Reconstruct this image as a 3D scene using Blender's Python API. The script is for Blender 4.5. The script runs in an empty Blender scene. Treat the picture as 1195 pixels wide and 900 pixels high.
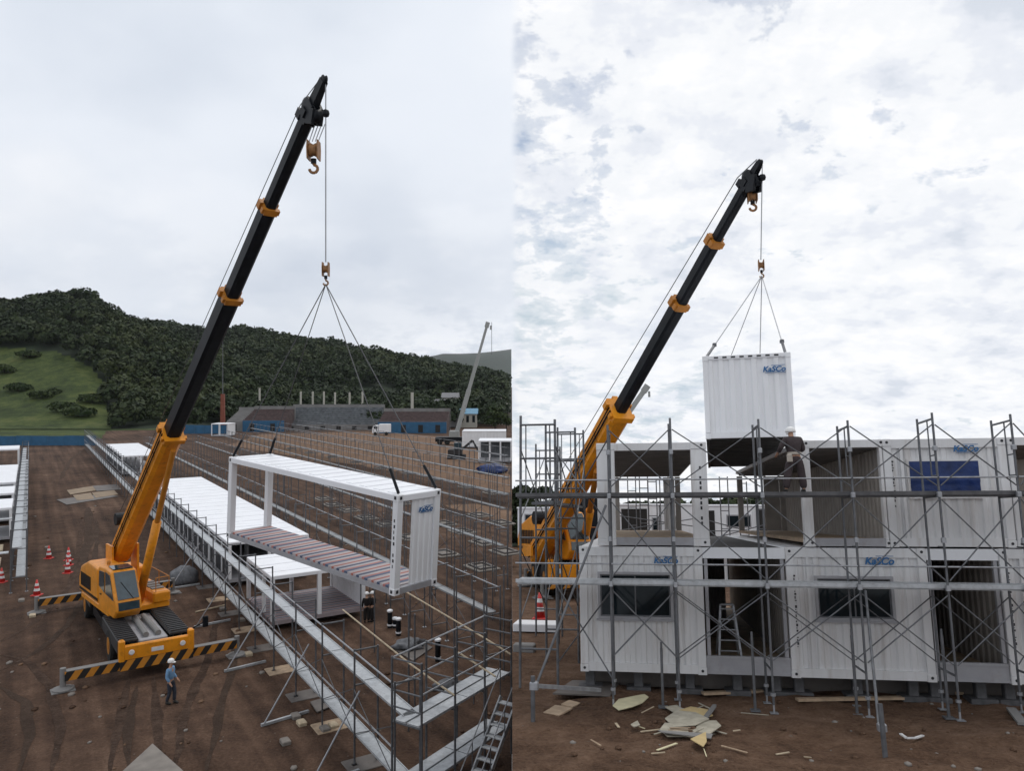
import bpy, bmesh, math, random
import numpy as np
from mathutils import Matrix, Vector, Euler, noise

random.seed(7)
rng = np.random.default_rng(11)
scene = bpy.context.scene
COL = scene.collection
R = math.radians
F = 900.0                    # focal length in photograph pixels
EYE = Vector((0, 0, 12.9))
CX, CY = 597.5, 450.0

# ------------------------------------------------------------------ frames of the two building sites
def basis(a, b, c, o):
    m = Matrix.Identity(4)
    for i in range(3):
        m[i][0], m[i][1], m[i][2], m[i][3] = a[i], b[i], c[i], o[i]
    return m
ES = Vector((-562.5, 900, 0)).normalized()
ET = Vector((900, 562.5, 0)).normalized()
ML = basis(ET, ES, Vector((0, 0, 1)), Vector((0, 0, 0)))       # valley site: rows run along s
MW = Matrix.Identity(4)
RD = Vector((150, 900, -155)).normalized()
RU = Vector((5560, -900, 155)).normalized()
RU = (RU - RD * RU.dot(RD)).normalized()
RV = RU.cross(RD)
EYEH = 3.66
MR = basis(RU, RD, RV, EYE - RV * EYEH)                         # terrace site
MRi = MR.inverted(); MLi = ML.inverted()
V0 = 17.6                                                       # front face of the terrace building

def ray(px, py): return Vector(((px - CX) / F, 1.0, -(py - CY) / F))
def lat(px, py, z=0.0):
    d = ray(px, py); k = (z - EYE.z) / d.z
    return MLi @ (EYE + d * k)
def wat(px, py, z=0.0):
    d = ray(px, py); k = (z - EYE.z) / d.z
    return EYE + d * k
def wz(px, py, Z): return EYE + ray(px, py) * Z
def rat(px, py, v=None):
    v = V0 if v is None else v
    o = MRi @ EYE; d = MRi.to_3x3() @ ray(px, py)
    return o + d * ((v - o.y) / d.y)
def rgr(px, py, w=0.0):
    o = MRi @ EYE; d = MRi.to_3x3() @ ray(px, py)
    return o + d * ((w - o.z) / d.z)
def rz(px, py, Z): return MRi @ (EYE + ray(px, py) * Z)

# ------------------------------------------------------------------ mesh builder
class MB:
    def __init__(s): s.v = []; s.f = []
    def add(s, vs, fs):
        n = len(s.v); s.v += [tuple(p) for p in vs]; s.f += [tuple(i + n for i in f) for f in fs]; return s
    def box(s, x0, x1, y0, y1, z0, z1):
        return s.add([(x0,y0,z0),(x1,y0,z0),(x1,y1,z0),(x0,y1,z0),(x0,y0,z1),(x1,y0,z1),(x1,y1,z1),(x0,y1,z1)],
                     [(0,3,2,1),(4,5,6,7),(0,1,5,4),(1,2,6,5),(2,3,7,6),(3,0,4,7)])
    def cbox(s, c, d): return s.box(c[0]-d[0]/2,c[0]+d[0]/2,c[1]-d[1]/2,c[1]+d[1]/2,c[2]-d[2]/2,c[2]+d[2]/2)
    def bbox(s, x0, x1, y0, y1, z0, z1, b=0.05):
        # box with chamfered vertical and top edges
        p = [(x0+b,y0),(x1-b,y0),(x1,y0+b),(x1,y1-b),(x1-b,y1),(x0+b,y1),(x0,y1-b),(x0,y0+b)]
        cx, cy = (x0+x1)/2, (y0+y1)/2
        q = [(cx+(x-cx)*(1-2*b/(x1-x0)), cy+(y-cy)*(1-2*b/(y1-y0))) for x, y in p]
        vs = [(x,y,z0) for x,y in p]+[(x,y,z1-b) for x,y in p]+[(x,y,z1) for x,y in q]
        fs = [tuple(range(7,-1,-1)), tuple(range(16,24))]
        for k in (0,8):
            for i in range(8): fs.append((k+i,k+(i+1)%8,k+8+(i+1)%8,k+8+i))
        return s.add(vs, fs)
    def frame_of(s, p, q, up):
        p, q = Vector(p), Vector(q); d = (q-p).normalized(); up = Vector(up)
        if abs(d.dot(up)) > .97: up = Vector((1,0,0)) if abs(d.x) < .9 else Vector((0,1,0))
        a = d.cross(up).normalized(); b = a.cross(d)
        return p, q, a, b
    def beam(s, p, q, w, h, up=(0,0,1), w2=None, h2=None):
        p, q, a, b = s.frame_of(p, q, up); w2 = w2 or w; h2 = h2 or h
        vs = [p+a*i*w/2+b*j*h/2 for i,j in ((-1,-1),(1,-1),(1,1),(-1,1))]+[q+a*i*w2/2+b*j*h2/2 for i,j in ((-1,-1),(1,-1),(1,1),(-1,1))]
        return s.add(vs, [(0,1,2,3),(7,6,5,4),(0,4,5,1),(1,5,6,2),(2,6,7,3),(3,7,4,0)])
    def tube(s, p, q, r, n=8, r2=None):
        p, q, a, b = s.frame_of(p, q, (0,0,1)); r2 = r if r2 is None else r2
        c = [(math.cos(2*math.pi*i/n), math.sin(2*math.pi*i/n)) for i in range(n)]
        vs = [p+(a*x+b*y)*r for x,y in c]+[q+(a*x+b*y)*r2 for x,y in c]
        return s.add(vs, [tuple(range(n-1,-1,-1)), tuple(range(n,2*n))]+[(i,(i+1)%n,n+(i+1)%n,n+i) for i in range(n)])
    def path(s, pts, r, n=6):
        for a, b in zip(pts[:-1], pts[1:]): s.tube(a, b, r, n)
        return s
    def prism(s, poly, a0, a1, axis='x'):
        n = len(poly)
        mk = {'x': lambda p,a:(a,p[0],p[1]), 'y': lambda p,a:(p[0],a,p[1]), 'z': lambda p,a:(p[0],p[1],a)}[axis]
        vs = [mk(p,a0) for p in poly]+[mk(p,a1) for p in poly]
        return s.add(vs, [tuple(range(n)), tuple(range(2*n-1,n-1,-1))]+[(i,n+i,n+(i+1)%n,(i+1)%n) for i in range(n)])
    def lathe(s, prof, c=(0,0,0), n=20, axis='z'):
        vs, fs = [], []
        for r, z in prof:
            for i in range(n):
                a = 2*math.pi*i/n; x, y = r*math.cos(a), r*math.sin(a)
                vs.append((c[0]+x,c[1]+y,c[2]+z) if axis=='z' else (c[0]+z,c[1]+x,c[2]+y) if axis=='x' else (c[0]+x,c[1]+z,c[2]+y))
        for k in range(len(prof)-1):
            for i in range(n): fs.append((k*n+i,k*n+(i+1)%n,(k+1)*n+(i+1)%n,(k+1)*n+i))
        fs.append(tuple(range(n-1,-1,-1))); fs.append(tuple(range((len(prof)-1)*n,len(prof)*n)))
        return s.add(vs, fs)
    def corr(s, a0, a1, z0, z1, at, depth=.04, pitch=.26, axis='x', th=.006):
        # trapezoid-corrugated sheet with thickness, running along axis, standing at `at`
        n = max(1, round((a1-a0)/pitch)); p = (a1-a0)/n; pts = []
        for i in range(n):
            b = a0+i*p
            pts += [(b,0),(b+.36*p,0),(b+.5*p,depth),(b+.86*p,depth)]
        pts.append((a1,0))
        mk = (lambda a,d,z:(a,at+d,z)) if axis=='x' else (lambda a,d,z:(at+d,a,z))
        m = len(pts); vs = []
        for off in (0, th):
            for z in (z0,z1): vs += [mk(a,d+off,z) for a,d in pts]
        fs = []
        for i in range(m-1):
            fs += [(i,i+1,m+i+1,m+i),(2*m+i+1,2*m+i,3*m+i,3*m+i+1),(i+1,i,2*m+i,2*m+i+1),(m+i,m+i+1,3*m+i+1,3*m+i)]
        fs += [(0,m,3*m,2*m),(m-1,3*m-1,4*m-1,2*m-1)]
        return s.add(vs, fs)
    def mesh(s, name, m=None, off=None):
        me = bpy.data.meshes.new(name)
        vs = s.v if off is None else [(a-off[0],b-off[1],c-off[2]) for a,b,c in s.v]
        me.from_pydata(vs, [], s.f); me.update()
        bm = bmesh.new(); bm.from_mesh(me); bmesh.ops.recalc_face_normals(bm, faces=bm.faces[:]); bm.to_mesh(me); bm.free()
        if m: me.materials.append(m)
        return me

def props(o, label=None, cat=None, group=None, kind=None):
    if label: o['label'] = label
    if cat: o['category'] = cat
    if group: o['group'] = group
    if kind: o['kind'] = kind
    return o
def link(name, data, mtx=None, parent=None):
    o = bpy.data.objects.new(name, data); COL.objects.link(o)
    if mtx is not None: o.matrix_basis = mtx
    if parent is not None: o.parent = parent
    return o
class Thing:
    """An Empty at the thing's base; its parts are meshes below it."""
    def __init__(s, name, label, cat, frame, origin=(0,0,0), group=None):
        s.o = Vector(origin); s.fr = frame
        s.root = link(name, None, frame @ Matrix.Translation(s.o)); s.root.empty_display_size = .2
        props(s.root, label, cat, group)
    def part(s, name, mb, m, parent=None, label=None):
        o = link(name, mb.mesh(name, m, s.o), None, parent or s.root)
        if label: o['label'] = label
        return o
def solo(name, label, cat, frame, origin, mb, m, group=None, kind=None):
    o = link(name, mb.mesh(name, m, origin), frame @ Matrix.Translation(Vector(origin)))
    return props(o, label, cat, group, kind)
def dup(root, mtx, label=None, group=None):
    c = root.copy(); COL.objects.link(c); c.matrix_basis = mtx
    if label: c['label'] = label
    if group: c['group'] = group
    for ch in list(root.children):
        d = ch.copy(); COL.objects.link(d); d.parent = c
        for g in list(ch.children):
            e = g.copy(); COL.objects.link(e); e.parent = d
    return c
def smooth(o, ang=40):
    for p in o.data.polygons: p.use_smooth = True
    return o

# ------------------------------------------------------------------ materials
def mat(name, col, rough=.6, metal=0.0, var=.15, scale=3.0, bump=0.0, streak=False, spec=.4, dirt=None, dirt_amt=.5):
    m = bpy.data.materials.new(name); m.use_nodes = True
    nt = m.node_tree; N = nt.nodes; L = nt.links; b = N['Principled BSDF']
    b.inputs['Roughness'].default_value = rough; b.inputs['Metallic'].default_value = metal
    b.inputs['Specular IOR Level'].default_value = spec
    tc = N.new('ShaderNodeTexCoord'); mp = N.new('ShaderNodeMapping')
    L.new(tc.outputs['Object'], mp.inputs['Vector'])
    if streak: mp.inputs['Scale'].default_value = (1, 1, .12)
    nz = N.new('ShaderNodeTexNoise'); nz.inputs['Scale'].default_value = scale; nz.inputs['Detail'].default_value = 6
    L.new(mp.outputs['Vector'], nz.inputs['Vector'])
    rp = N.new('ShaderNodeValToRGB'); e = rp.color_ramp.elements
    e[0].position, e[1].position = .3, .7
    e[0].color = (*[c*(1-var) for c in col], 1); e[1].color = (*[min(1,c*(1+var*.7)) for c in col], 1)
    L.new(nz.outputs['Fac'], rp.inputs['Fac']); out = rp.outputs['Color']
    if dirt:
        n2 = N.new('ShaderNodeTexNoise'); n2.inputs['Scale'].default_value = scale*2.3; n2.inputs['Detail'].default_value = 8; n2.inputs['Roughness'].default_value = .7
        L.new(mp.outputs['Vector'], n2.inputs['Vector'])
        r2 = N.new('ShaderNodeValToRGB'); r2.color_ramp.elements[0].position = .52; r2.color_ramp.elements[1].position = .78
        r2.color_ramp.elements[0].color = (0,0,0,1); r2.color_ramp.elements[1].color = (dirt_amt,)*3+(1,)
        L.new(n2.outputs['Fac'], r2.inputs['Fac'])
        mx = N.new('ShaderNodeMix'); mx.data_type = 'RGBA'; mx.inputs[7].default_value = (*dirt, 1)
        L.new(r2.outputs['Color'], mx.inputs[0]); L.new(out, mx.inputs[6]); out = mx.outputs[2]
    L.new(out, b.inputs['Base Color'])
    if bump:
        bp = N.new('ShaderNodeBump'); bp.inputs['Strength'].default_value = bump; bp.inputs['Distance'].default_value = .05
        L.new(nz.outputs['Fac'], bp.inputs['Height']); L.new(bp.outputs['Normal'], b.inputs['Normal'])
    return m
def stripes(name, cols, axis, period, rough=.6, skew=0.0, noise_amt=.15):
    """hard-edged painted stripes along an object axis"""
    m = bpy.data.materials.new(name); m.use_nodes = True
    nt = m.node_tree; N = nt.nodes; L = nt.links; b = N['Principled BSDF']; b.inputs['Roughness'].default_value = rough
    tc = N.new('ShaderNodeTexCoord'); sp = N.new('ShaderNodeSeparateXYZ'); L.new(tc.outputs['Object'], sp.inputs[0])
    def math_(op, a, bb):
        n = N.new('ShaderNodeMath'); n.operation = op
        for i, x in enumerate((a, bb)):
            if isinstance(x, (int, float)): n.inputs[i].default_value = x
            else: L.new(x, n.inputs[i])
        return n.outputs[0]
    x = sp.outputs['XYZ'.index(axis)]
    if skew: x = math_('ADD', x, math_('MULTIPLY', sp.outputs[2], skew))
    fr = math_('FRACT', math_('DIVIDE', x, period), 0)
    rp = N.new('ShaderNodeValToRGB'); rp.color_ramp.interpolation = 'CONSTANT'; e = rp.color_ramp.elements
    while len(e) < len(cols): e.new(.5)
    for i, (p, c) in enumerate(cols): e[i].position = p; e[i].color = (*c, 1)
    L.new(fr, rp.inputs['Fac'])
    nz = N.new('ShaderNodeTexNoise'); nz.inputs['Scale'].default_value = 4; nz.inputs['Detail'].default_value = 6; L.new(tc.outputs['Object'], nz.inputs['Vector'])
    mr = N.new('ShaderNodeMapRange'); mr.inputs[3].default_value = 1-noise_amt*2; mr.inputs[4].default_value = 1+noise_amt; L.new(nz.outputs['Fac'], mr.inputs[0])
    mx = N.new('ShaderNodeMix'); mx.data_type = 'RGBA'; mx.blend_type = 'MULTIPLY'; mx.inputs[0].default_value = 1
    L.new(rp.outputs['Color'], mx.inputs[6]); L.new(mr.outputs[0], mx.inputs[7]); L.new(mx.outputs[2], b.inputs['Base Color'])
    return m
def soil(name, stops, scales=(.18, 1.6, 14), bump=.6, rough=.95, tracks=False):
    m = bpy.data.materials.new(name); m.use_nodes = True
    nt = m.node_tree; N = nt.nodes; L = nt.links; b = N['Principled BSDF']; b.inputs['Roughness'].default_value = rough; b.inputs['Specular IOR Level'].default_value = .2
    tc = N.new('ShaderNodeTexCoord'); out = None
    ns = []
    for s in scales:
        n = N.new('ShaderNodeTexNoise'); n.inputs['Scale'].default_value = s; n.inputs['Detail'].default_value = 9; n.inputs['Roughness'].default_value = .62
        L.new(tc.outputs['Object'], n.inputs['Vector']); ns.append(n.outputs['Fac'])
    def mth(op, a, c):
        n = N.new('ShaderNodeMath'); n.operation = op
        for i, x in enumerate((a, c)):
            if isinstance(x, (int, float)): n.inputs[i].default_value = x
            else: L.new(x, n.inputs[i])
        return n.outputs[0]
    f = mth('ADD', mth('MULTIPLY', ns[0], .42), mth('ADD', mth('MULTIPLY', ns[1], .30), mth('MULTIPLY', ns[2], .28)))
    if tracks:      # wheel ruts running with the rows
        mp = N.new('ShaderNodeMapping'); mp.inputs['Rotation'].default_value = (0,0,-.56); L.new(tc.outputs['Object'], mp.inputs['Vector'])
        m2 = N.new('ShaderNodeMapping'); m2.inputs['Scale'].default_value = (1.5,.035,1); L.new(mp.outputs[0], m2.inputs['Vector'])
        n = N.new('ShaderNodeTexNoise'); n.inputs['Scale'].default_value = 1.0; n.inputs['Detail'].default_value = 5; L.new(m2.outputs[0], n.inputs['Vector'])
        f = mth('ADD', f, mth('MULTIPLY', mth('SUBTRACT', n.outputs['Fac'], .5), .32)); ns.append(n.outputs['Fac'])
    rp = N.new('ShaderNodeValToRGB'); e = rp.color_ramp.elements
    while len(e) < len(stops): e.new(.5)
    for i, (p, c) in enumerate(stops): e[i].position = p; e[i].color = (*c, 1)
    L.new(f, rp.inputs['Fac'])
    # pale pebbles
    vo = N.new('ShaderNodeTexVoronoi'); vo.inputs['Scale'].default_value = 2.3; L.new(tc.outputs['Object'], vo.inputs['Vector'])
    lt = mth('LESS_THAN', vo.outputs['Distance'], .075)
    cl = N.new('ShaderNodeSeparateColor'); L.new(vo.outputs['Color'], cl.inputs[0])
    pk = mth('MULTIPLY', lt, mth('GREATER_THAN', cl.outputs[0], .62))
    mx = N.new('ShaderNodeMix'); mx.data_type = 'RGBA'; mx.inputs[7].default_value = (.2,.17,.14,1)
    L.new(mth('MULTIPLY', pk, .6), mx.inputs[0]); L.new(rp.outputs['Color'], mx.inputs[6]); L.new(mx.outputs[2], b.inputs['Base Color'])
    bp = N.new('ShaderNodeBump'); bp.inputs['Strength'].default_value = bump; bp.inputs['Distance'].default_value = .25
    L.new(mth('ADD', mth('MULTIPLY', ns[1], .7), mth('MULTIPLY', ns[2], .4)), bp.inputs['Height']); L.new(bp.outputs['Normal'], b.inputs['Normal'])
    return m
def leafmat(name, c0, c1, c2):
    m = bpy.data.materials.new(name); m.use_nodes = True
    nt = m.node_tree; N = nt.nodes; L = nt.links; b = N['Principled BSDF']; b.inputs['Roughness'].default_value = .7; b.inputs['Specular IOR Level'].default_value = .2
    at = N.new('ShaderNodeAttribute'); at.attribute_name = 'tint'
    rp = N.new('ShaderNodeValToRGB'); e = rp.color_ramp.elements; e.new(.5)
    for i, c in enumerate((c0, c1, c2)): e[i].position = i*.5; e[i].color = (*c, 1)
    L.new(at.outputs['Fac'], rp.inputs['Fac']); L.new(rp.outputs['Color'], b.inputs['Base Color'])
    return m

GR = (.035,.027,.02)
M = dict(
 white=mat('white_paint', (.76,.77,.79), .45, var=.05, scale=1.2, streak=True, dirt=(.40,.37,.33), dirt_amt=.22),
 facade=mat('weathered_white_paint', (.66,.66,.665), .5, var=.13, scale=1.6, streak=True, dirt=(.30,.23,.17), dirt_amt=.55),
 roofw=mat('white_roof_sheet', (.80,.81,.84), .4, var=.05, scale=.6, dirt=(.5,.5,.5), dirt_amt=.25),
 farplank=mat('weathered_plank', (.26,.27,.28), .6, metal=.2, var=.3, scale=.8, dirt=(.10,.085,.07), dirt_amt=.6),
 beam=mat('grey_steel_beam', (.34,.34,.36), .5, var=.15, scale=2, dirt=(.2,.16,.13), dirt_amt=.4),
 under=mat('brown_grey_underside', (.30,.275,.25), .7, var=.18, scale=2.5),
 ceil=mat('shaded_ceiling_sheet', (.17,.155,.145), .7, var=.2, scale=2.5),  # deeper copy of the underside tone, ceiling shade put into the colour
 darkunder=mat('dark_underside', (.06,.056,.053), .7, var=.3, scale=2),  # one even near-black tone for the hung box underside and bay ceilings
 innerwall=mat('shade_dark_inner_wall', (.27,.245,.22), .7, var=.2, scale=2),  # white container walls coloured brown-grey, interior shade put into the colour
 planked=mat('shade_dark_steel', (.10,.10,.105), .6, metal=.3, var=.3, scale=5),  # shade on upper planks and base jacks put into this darker steel
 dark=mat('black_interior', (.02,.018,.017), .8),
 darkpanel=mat('open_side_shade', (.05,.052,.058), .5, var=.3),  # dark sheet standing in for the shade inside open container sides
 glass=mat('dark_window_glass', (.010,.016,.020), .06, var=.3, spec=.16),
 blueglass=mat('cab_glass', (.03,.055,.07), .06, var=.3, spec=.8),
 galv=mat('galvanised_steel', (.33,.34,.36), .45, metal=.55, var=.25, scale=8),
 galvd=mat('dull_galvanised_tube', (.125,.13,.14), .5, metal=.45, var=.3, scale=6),
 plank=mat('steel_walkway_plank', (.42,.44,.46), .5, metal=.3, var=.2, scale=5, dirt=(.12,.1,.08), dirt_amt=.5),
 timber=mat('pale_timber', (.45,.37,.26), .8, var=.25, scale=6),
 ply=mat('worn_plywood', (.38,.28,.19), .8, var=.3, scale=4, dirt=(.12,.085,.06), dirt_amt=.5),
 yellow=mat('crane_yellow', (.70,.26,.012), .36, var=.16, scale=1.6, dirt=(.10,.05,.02), dirt_amt=.6),
 yellowd=mat('crane_orange_collar', (.42,.16,.015), .5, var=.2, scale=4),
 black=mat('boom_black', (.008,.0095,.0125), .45, var=.4, scale=3, spec=.16),
 rubber=mat('tyre_rubber', (.015,.014,.013), .85, var=.3, bump=.4, scale=9),
 deck=mat('black_ribbed_deck', (.028,.028,.03), .6, var=.3, scale=7, dirt=(.09,.07,.05), dirt_amt=.5),
 hook=mat('rusty_hook_block', (.26,.125,.045), .6, var=.5, scale=6),
 rope=mat('wire_rope', (.10,.10,.105), .5, metal=.4),
 ropel=mat('pale_wire_rope', (.33,.34,.36), .5, metal=.3),
 concrete=mat('concrete_pad', (.20,.18,.16), .85, var=.25, scale=2, bump=.2),
 plate=mat('steel_ground_plate', (.13,.115,.105), .6, metal=.2, var=.3, scale=1.2, dirt=(.06,.045,.035), dirt_amt=.7),
 tan=mat('tan_ground_board', (.25,.19,.13), .85, var=.25, scale=1.5),
 bluefence=mat('blue_hoarding', (.02,.10,.20), .5, var=.2, scale=.8),
 tarp=mat('blue_tarpaulin', (.006,.026,.12), .45, var=.4, scale=4, bump=.8),
 redseat=mat('faded_red_seating', (.085,.058,.056), .8, var=.4, scale=1.2),
 greyseat=mat('grey_seating', (.12,.13,.14), .8, var=.4, scale=1.2),
 conc2=mat('pale_concrete', (.20,.195,.19), .85, var=.2, scale=.5),
 redpaint=mat('rust_red_mast', (.20,.055,.03), .6, var=.2),
 skin=mat('skin', (.42,.24,.16), .55, var=.08),
 navy=mat('dark_workwear', (.050,.038,.040), .9, var=.25, scale=9, bump=.3),
 blacksuit=mat('black_workwear', (.012,.010,.010), .9, var=.25, scale=9),
 shirt=mat('sky_blue_shirt', (.16,.30,.48), .85, var=.15, scale=6, bump=.2),
 trous=mat('dark_navy_trousers', (.03,.035,.05), .9, var=.2, scale=6),
 helmet=mat('white_helmet', (.75,.75,.74), .3, var=.03),
 bag=mat('pale_canvas_bag', (.42,.38,.33), .9, var=.2, scale=8),
 boot=mat('dark_boot', (.02,.018,.016), .7),
 logo=mat('logo_blue', (.02,.12,.30), .5, var=.1),
 logol=mat('logo_light_blue', (.25,.42,.62), .5, var=.1),
 ink=mat('black_stencil', (.03,.03,.035), .6),
 conered=mat('cone_red', (.50,.035,.03), .5, var=.1),
 conewhite=mat('cone_white_band', (.7,.7,.7), .5),
 rubble=mat('grey_rubble_bag', (.12,.125,.135), .8, var=.4, scale=5, bump=.6),
 cream=mat('cream_board', (.60,.55,.36), .85, var=.12, scale=5),
 torn=mat('torn_plasterboard', (.38,.35,.28), .9, var=.25, scale=5),
 cardb=mat('yellow_cardboard', (.50,.38,.19), .9, var=.12, scale=5),
 plastic=mat('white_plastic', (.62,.62,.62), .35, var=.2, scale=7),
 grass=soil('grass', [(.38,(.012,.020,.006)),(.46,(.030,.046,.012)),(.53,(.055,.075,.019)),(.61,(.095,.100,.032))], (.06,.4,3), .6),
 scrub=mat('hillside_undergrowth', (.012,.022,.008), .95, var=.5, scale=.05),
 soilL=soil('dark_wet_soil', [(.38,(.026,.014,.009)),(.45,(.050,.028,.018)),(.52,(.080,.046,.030)),(.59,(.120,.072,.048)),(.68,(.18,.12,.085))], (.10,.9,9), .9, tracks=True),
 soilR=soil('brown_soil', [(.37,(.055,.030,.018)),(.45,(.11,.062,.038)),(.52,(.165,.098,.062)),(.59,(.22,.137,.092)),(.68,(.30,.21,.15))], (.35,2.4,16), 1.2),
 rut=soil('churned_rut_soil', [(.36,(.040,.024,.016)),(.44,(.068,.040,.027)),(.52,(.105,.064,.045)),(.62,(.16,.105,.075))], (1.2,6,22), 1.4),
 lane=soil('dried_lane_soil', [(.38,(.055,.033,.022)),(.48,(.080,.050,.035)),(.56,(.105,.068,.048)),(.66,(.15,.10,.075))], (.8,5,20), 1.2),
 soilP=soil('pale_orange_soil', [(.34,(.10,.060,.036)),(.5,(.16,.098,.062)),(.7,(.23,.15,.10))], (.12,.9,6), .4),
 roofg=mat('grey_roof_tiles', (.16,.16,.17), .7, var=.2),
 wallc=mat('cream_house_wall', (.45,.43,.38), .8, var=.1),
 bluetin=mat('blue_tin_roof', (.06,.20,.32), .5, var=.1),
 greyboom=mat('pale_grey_boom', (.30,.31,.30), .5, var=.1),
 bark=mat('bark', (.05,.035,.025), .9, var=.3),
)
M['floorstripe'] = stripes('striped_container_floor', [(0,(.10,.115,.16)),(.16,(.33,.28,.29)),(.34,(.26,.12,.10)),(.44,(.33,.30,.31)),(.6,(.06,.08,.13)),(.72,(.36,.32,.33)),(.88,(.28,.14,.13))], 'Y', .95)
M['hazard'] = stripes('yellow_black_hazard', [(0,(.012,.011,.010)),(.5,(.55,.22,.02))], 'X', .62, skew=.7)
M['leaf'] = leafmat('forest_leaves', (.012,.021,.009), (.022,.036,.013), (.046,.058,.020))
M['leafb'] = leafmat('bush_leaves', (.016,.030,.009), (.028,.046,.013), (.048,.064,.018))

def leaf_object(name, centers, radii, squash, per, m, mtx=None, size=.2, tint=None):
    """crowns built of many small leaf-clump faces spread over lumpy volumes"""
    n = len(centers); C = np.array(centers); rad = np.array(radii)
    d = rng.normal(size=(n, per, 3)); d /= np.linalg.norm(d, axis=2, keepdims=True)
    d[:, :, 2] = np.where(d[:, :, 2] < -.35, -d[:, :, 2], d[:, :, 2])
    lob = rng.normal(size=(n, 7, 3)); lob /= np.linalg.norm(lob, axis=2, keepdims=True)
    k = np.einsum('npc,nlc->npl', d, lob).max(axis=2)
    rr = (.62 + .42*np.clip((k-.45)/.55, 0, 1)) * rng.uniform(.72, 1.06, (n, per))
    p = d * rr[:, :, None] * rad[:, None, None]; p[:, :, 2] *= squash
    P = C[:, None, :] + p
    nrm = d + rng.normal(scale=.55, size=d.shape); nrm /= np.linalg.norm(nrm, axis=2, keepdims=True)
    t1 = np.cross(nrm, rng.normal(size=d.shape)); t1 /= np.linalg.norm(t1, axis=2, keepdims=True)
    t2 = np.cross(nrm, t1)
    s = (rad[:, None, None] * size * rng.uniform(.55, 1.25, (n, per, 1)))
    quad = np.stack([P - t1*s - t2*s*.7, P + t1*s*.8 - t2*s, P + t1*s + t2*s*.7, P - t1*s*.7 + t2*s], axis=2).reshape(-1, 3)
    nf = n*per; me = bpy.data.meshes.new(name)
    me.vertices.add(nf*4); me.vertices.foreach_set('co', quad.astype(np.float32).ravel())
    me.loops.add(nf*4); me.loops.foreach_set('vertex_index', np.arange(nf*4, dtype=np.int32))
    me.polygons.add(nf); me.polygons.foreach_set('loop_start', np.arange(0, nf*4, 4, dtype=np.int32))
    me.polygons.foreach_set('loop_total', np.full(nf, 4, dtype=np.int32))
    me.update(calc_edges=True)
    a = me.attributes.new('tint', 'FLOAT', 'FACE')
    base = rng.uniform(0, 1, n) if tint is None else np.array(tint)
    tt = np.clip(base[:, None]*.75 + rng.uniform(-.05, .3, (n, per)), 0, 1)
    a.data.foreach_set('value', tt.astype(np.float32).ravel())
    me.materials.append(m)
    return link(name, me, mtx)

def text_mesh(name, txt, size, m, ext=.004, shear=.25):
    c = bpy.data.curves.new(name, 'FONT'); c.body = txt; c.size = size; c.extrude = ext; c.shear = shear; c.offset = .006*size/.2
    o = bpy.data.objects.new(name+'_tmp', c); COL.objects.link(o)
    dg = bpy.context.evaluated_depsgraph_get(); dg.update()
    me = bpy.data.meshes.new_from_object(o.evaluated_get(dg)); bpy.data.objects.remove(o); bpy.data.curves.remove(c)
    me.name = name; me.materials.clear(); me.materials.append(m); return me

def add_logo(T, u, v, w, width, facing=None):
    """blue maker's logo: slanted letters between two thin lines; stands proud of a wall that faces -v"""
    size = width*.40
    me = text_mesh('logo_letters', 'KaSCo', size, M['logo'])
    xs = [q.co.x for q in me.vertices]; k = width/(max(xs)-min(xs)); x0 = min(xs)
    base = (facing or Matrix.Translation(Vector((u, v, w)) - T.o))
    for q in me.vertices: q.co = base @ Vector(((q.co.x-x0)*k, -q.co.z, q.co.y*k))
    lg = link('logo', me, None, T.root)
    mb = MB()
    mb.box(width*.38, width*.98, -.004, .004, size*k*.80, size*k*.86); mb.box(width*.1, width*.98, -.004, .004, -size*k*.16, -size*k*.1)
    mb.v = [tuple(base @ Vector(p)) for p in mb.v]
    link('logo_line', mb.mesh('logo_line', M['logo']), None, lg)

# ================================================================== CAMERA, WORLD, SUN
cam = bpy.data.cameras.new('camera'); cam.sensor_fit = 'HORIZONTAL'; cam.sensor_width = 36; cam.lens = F/1195*36
cam.clip_start = .1; cam.clip_end = 6000
co = bpy.data.objects.new('camera', cam); COL.objects.link(co); co.location = EYE; co.rotation_euler = (R(90), 0, 0); scene.camera = co

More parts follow.
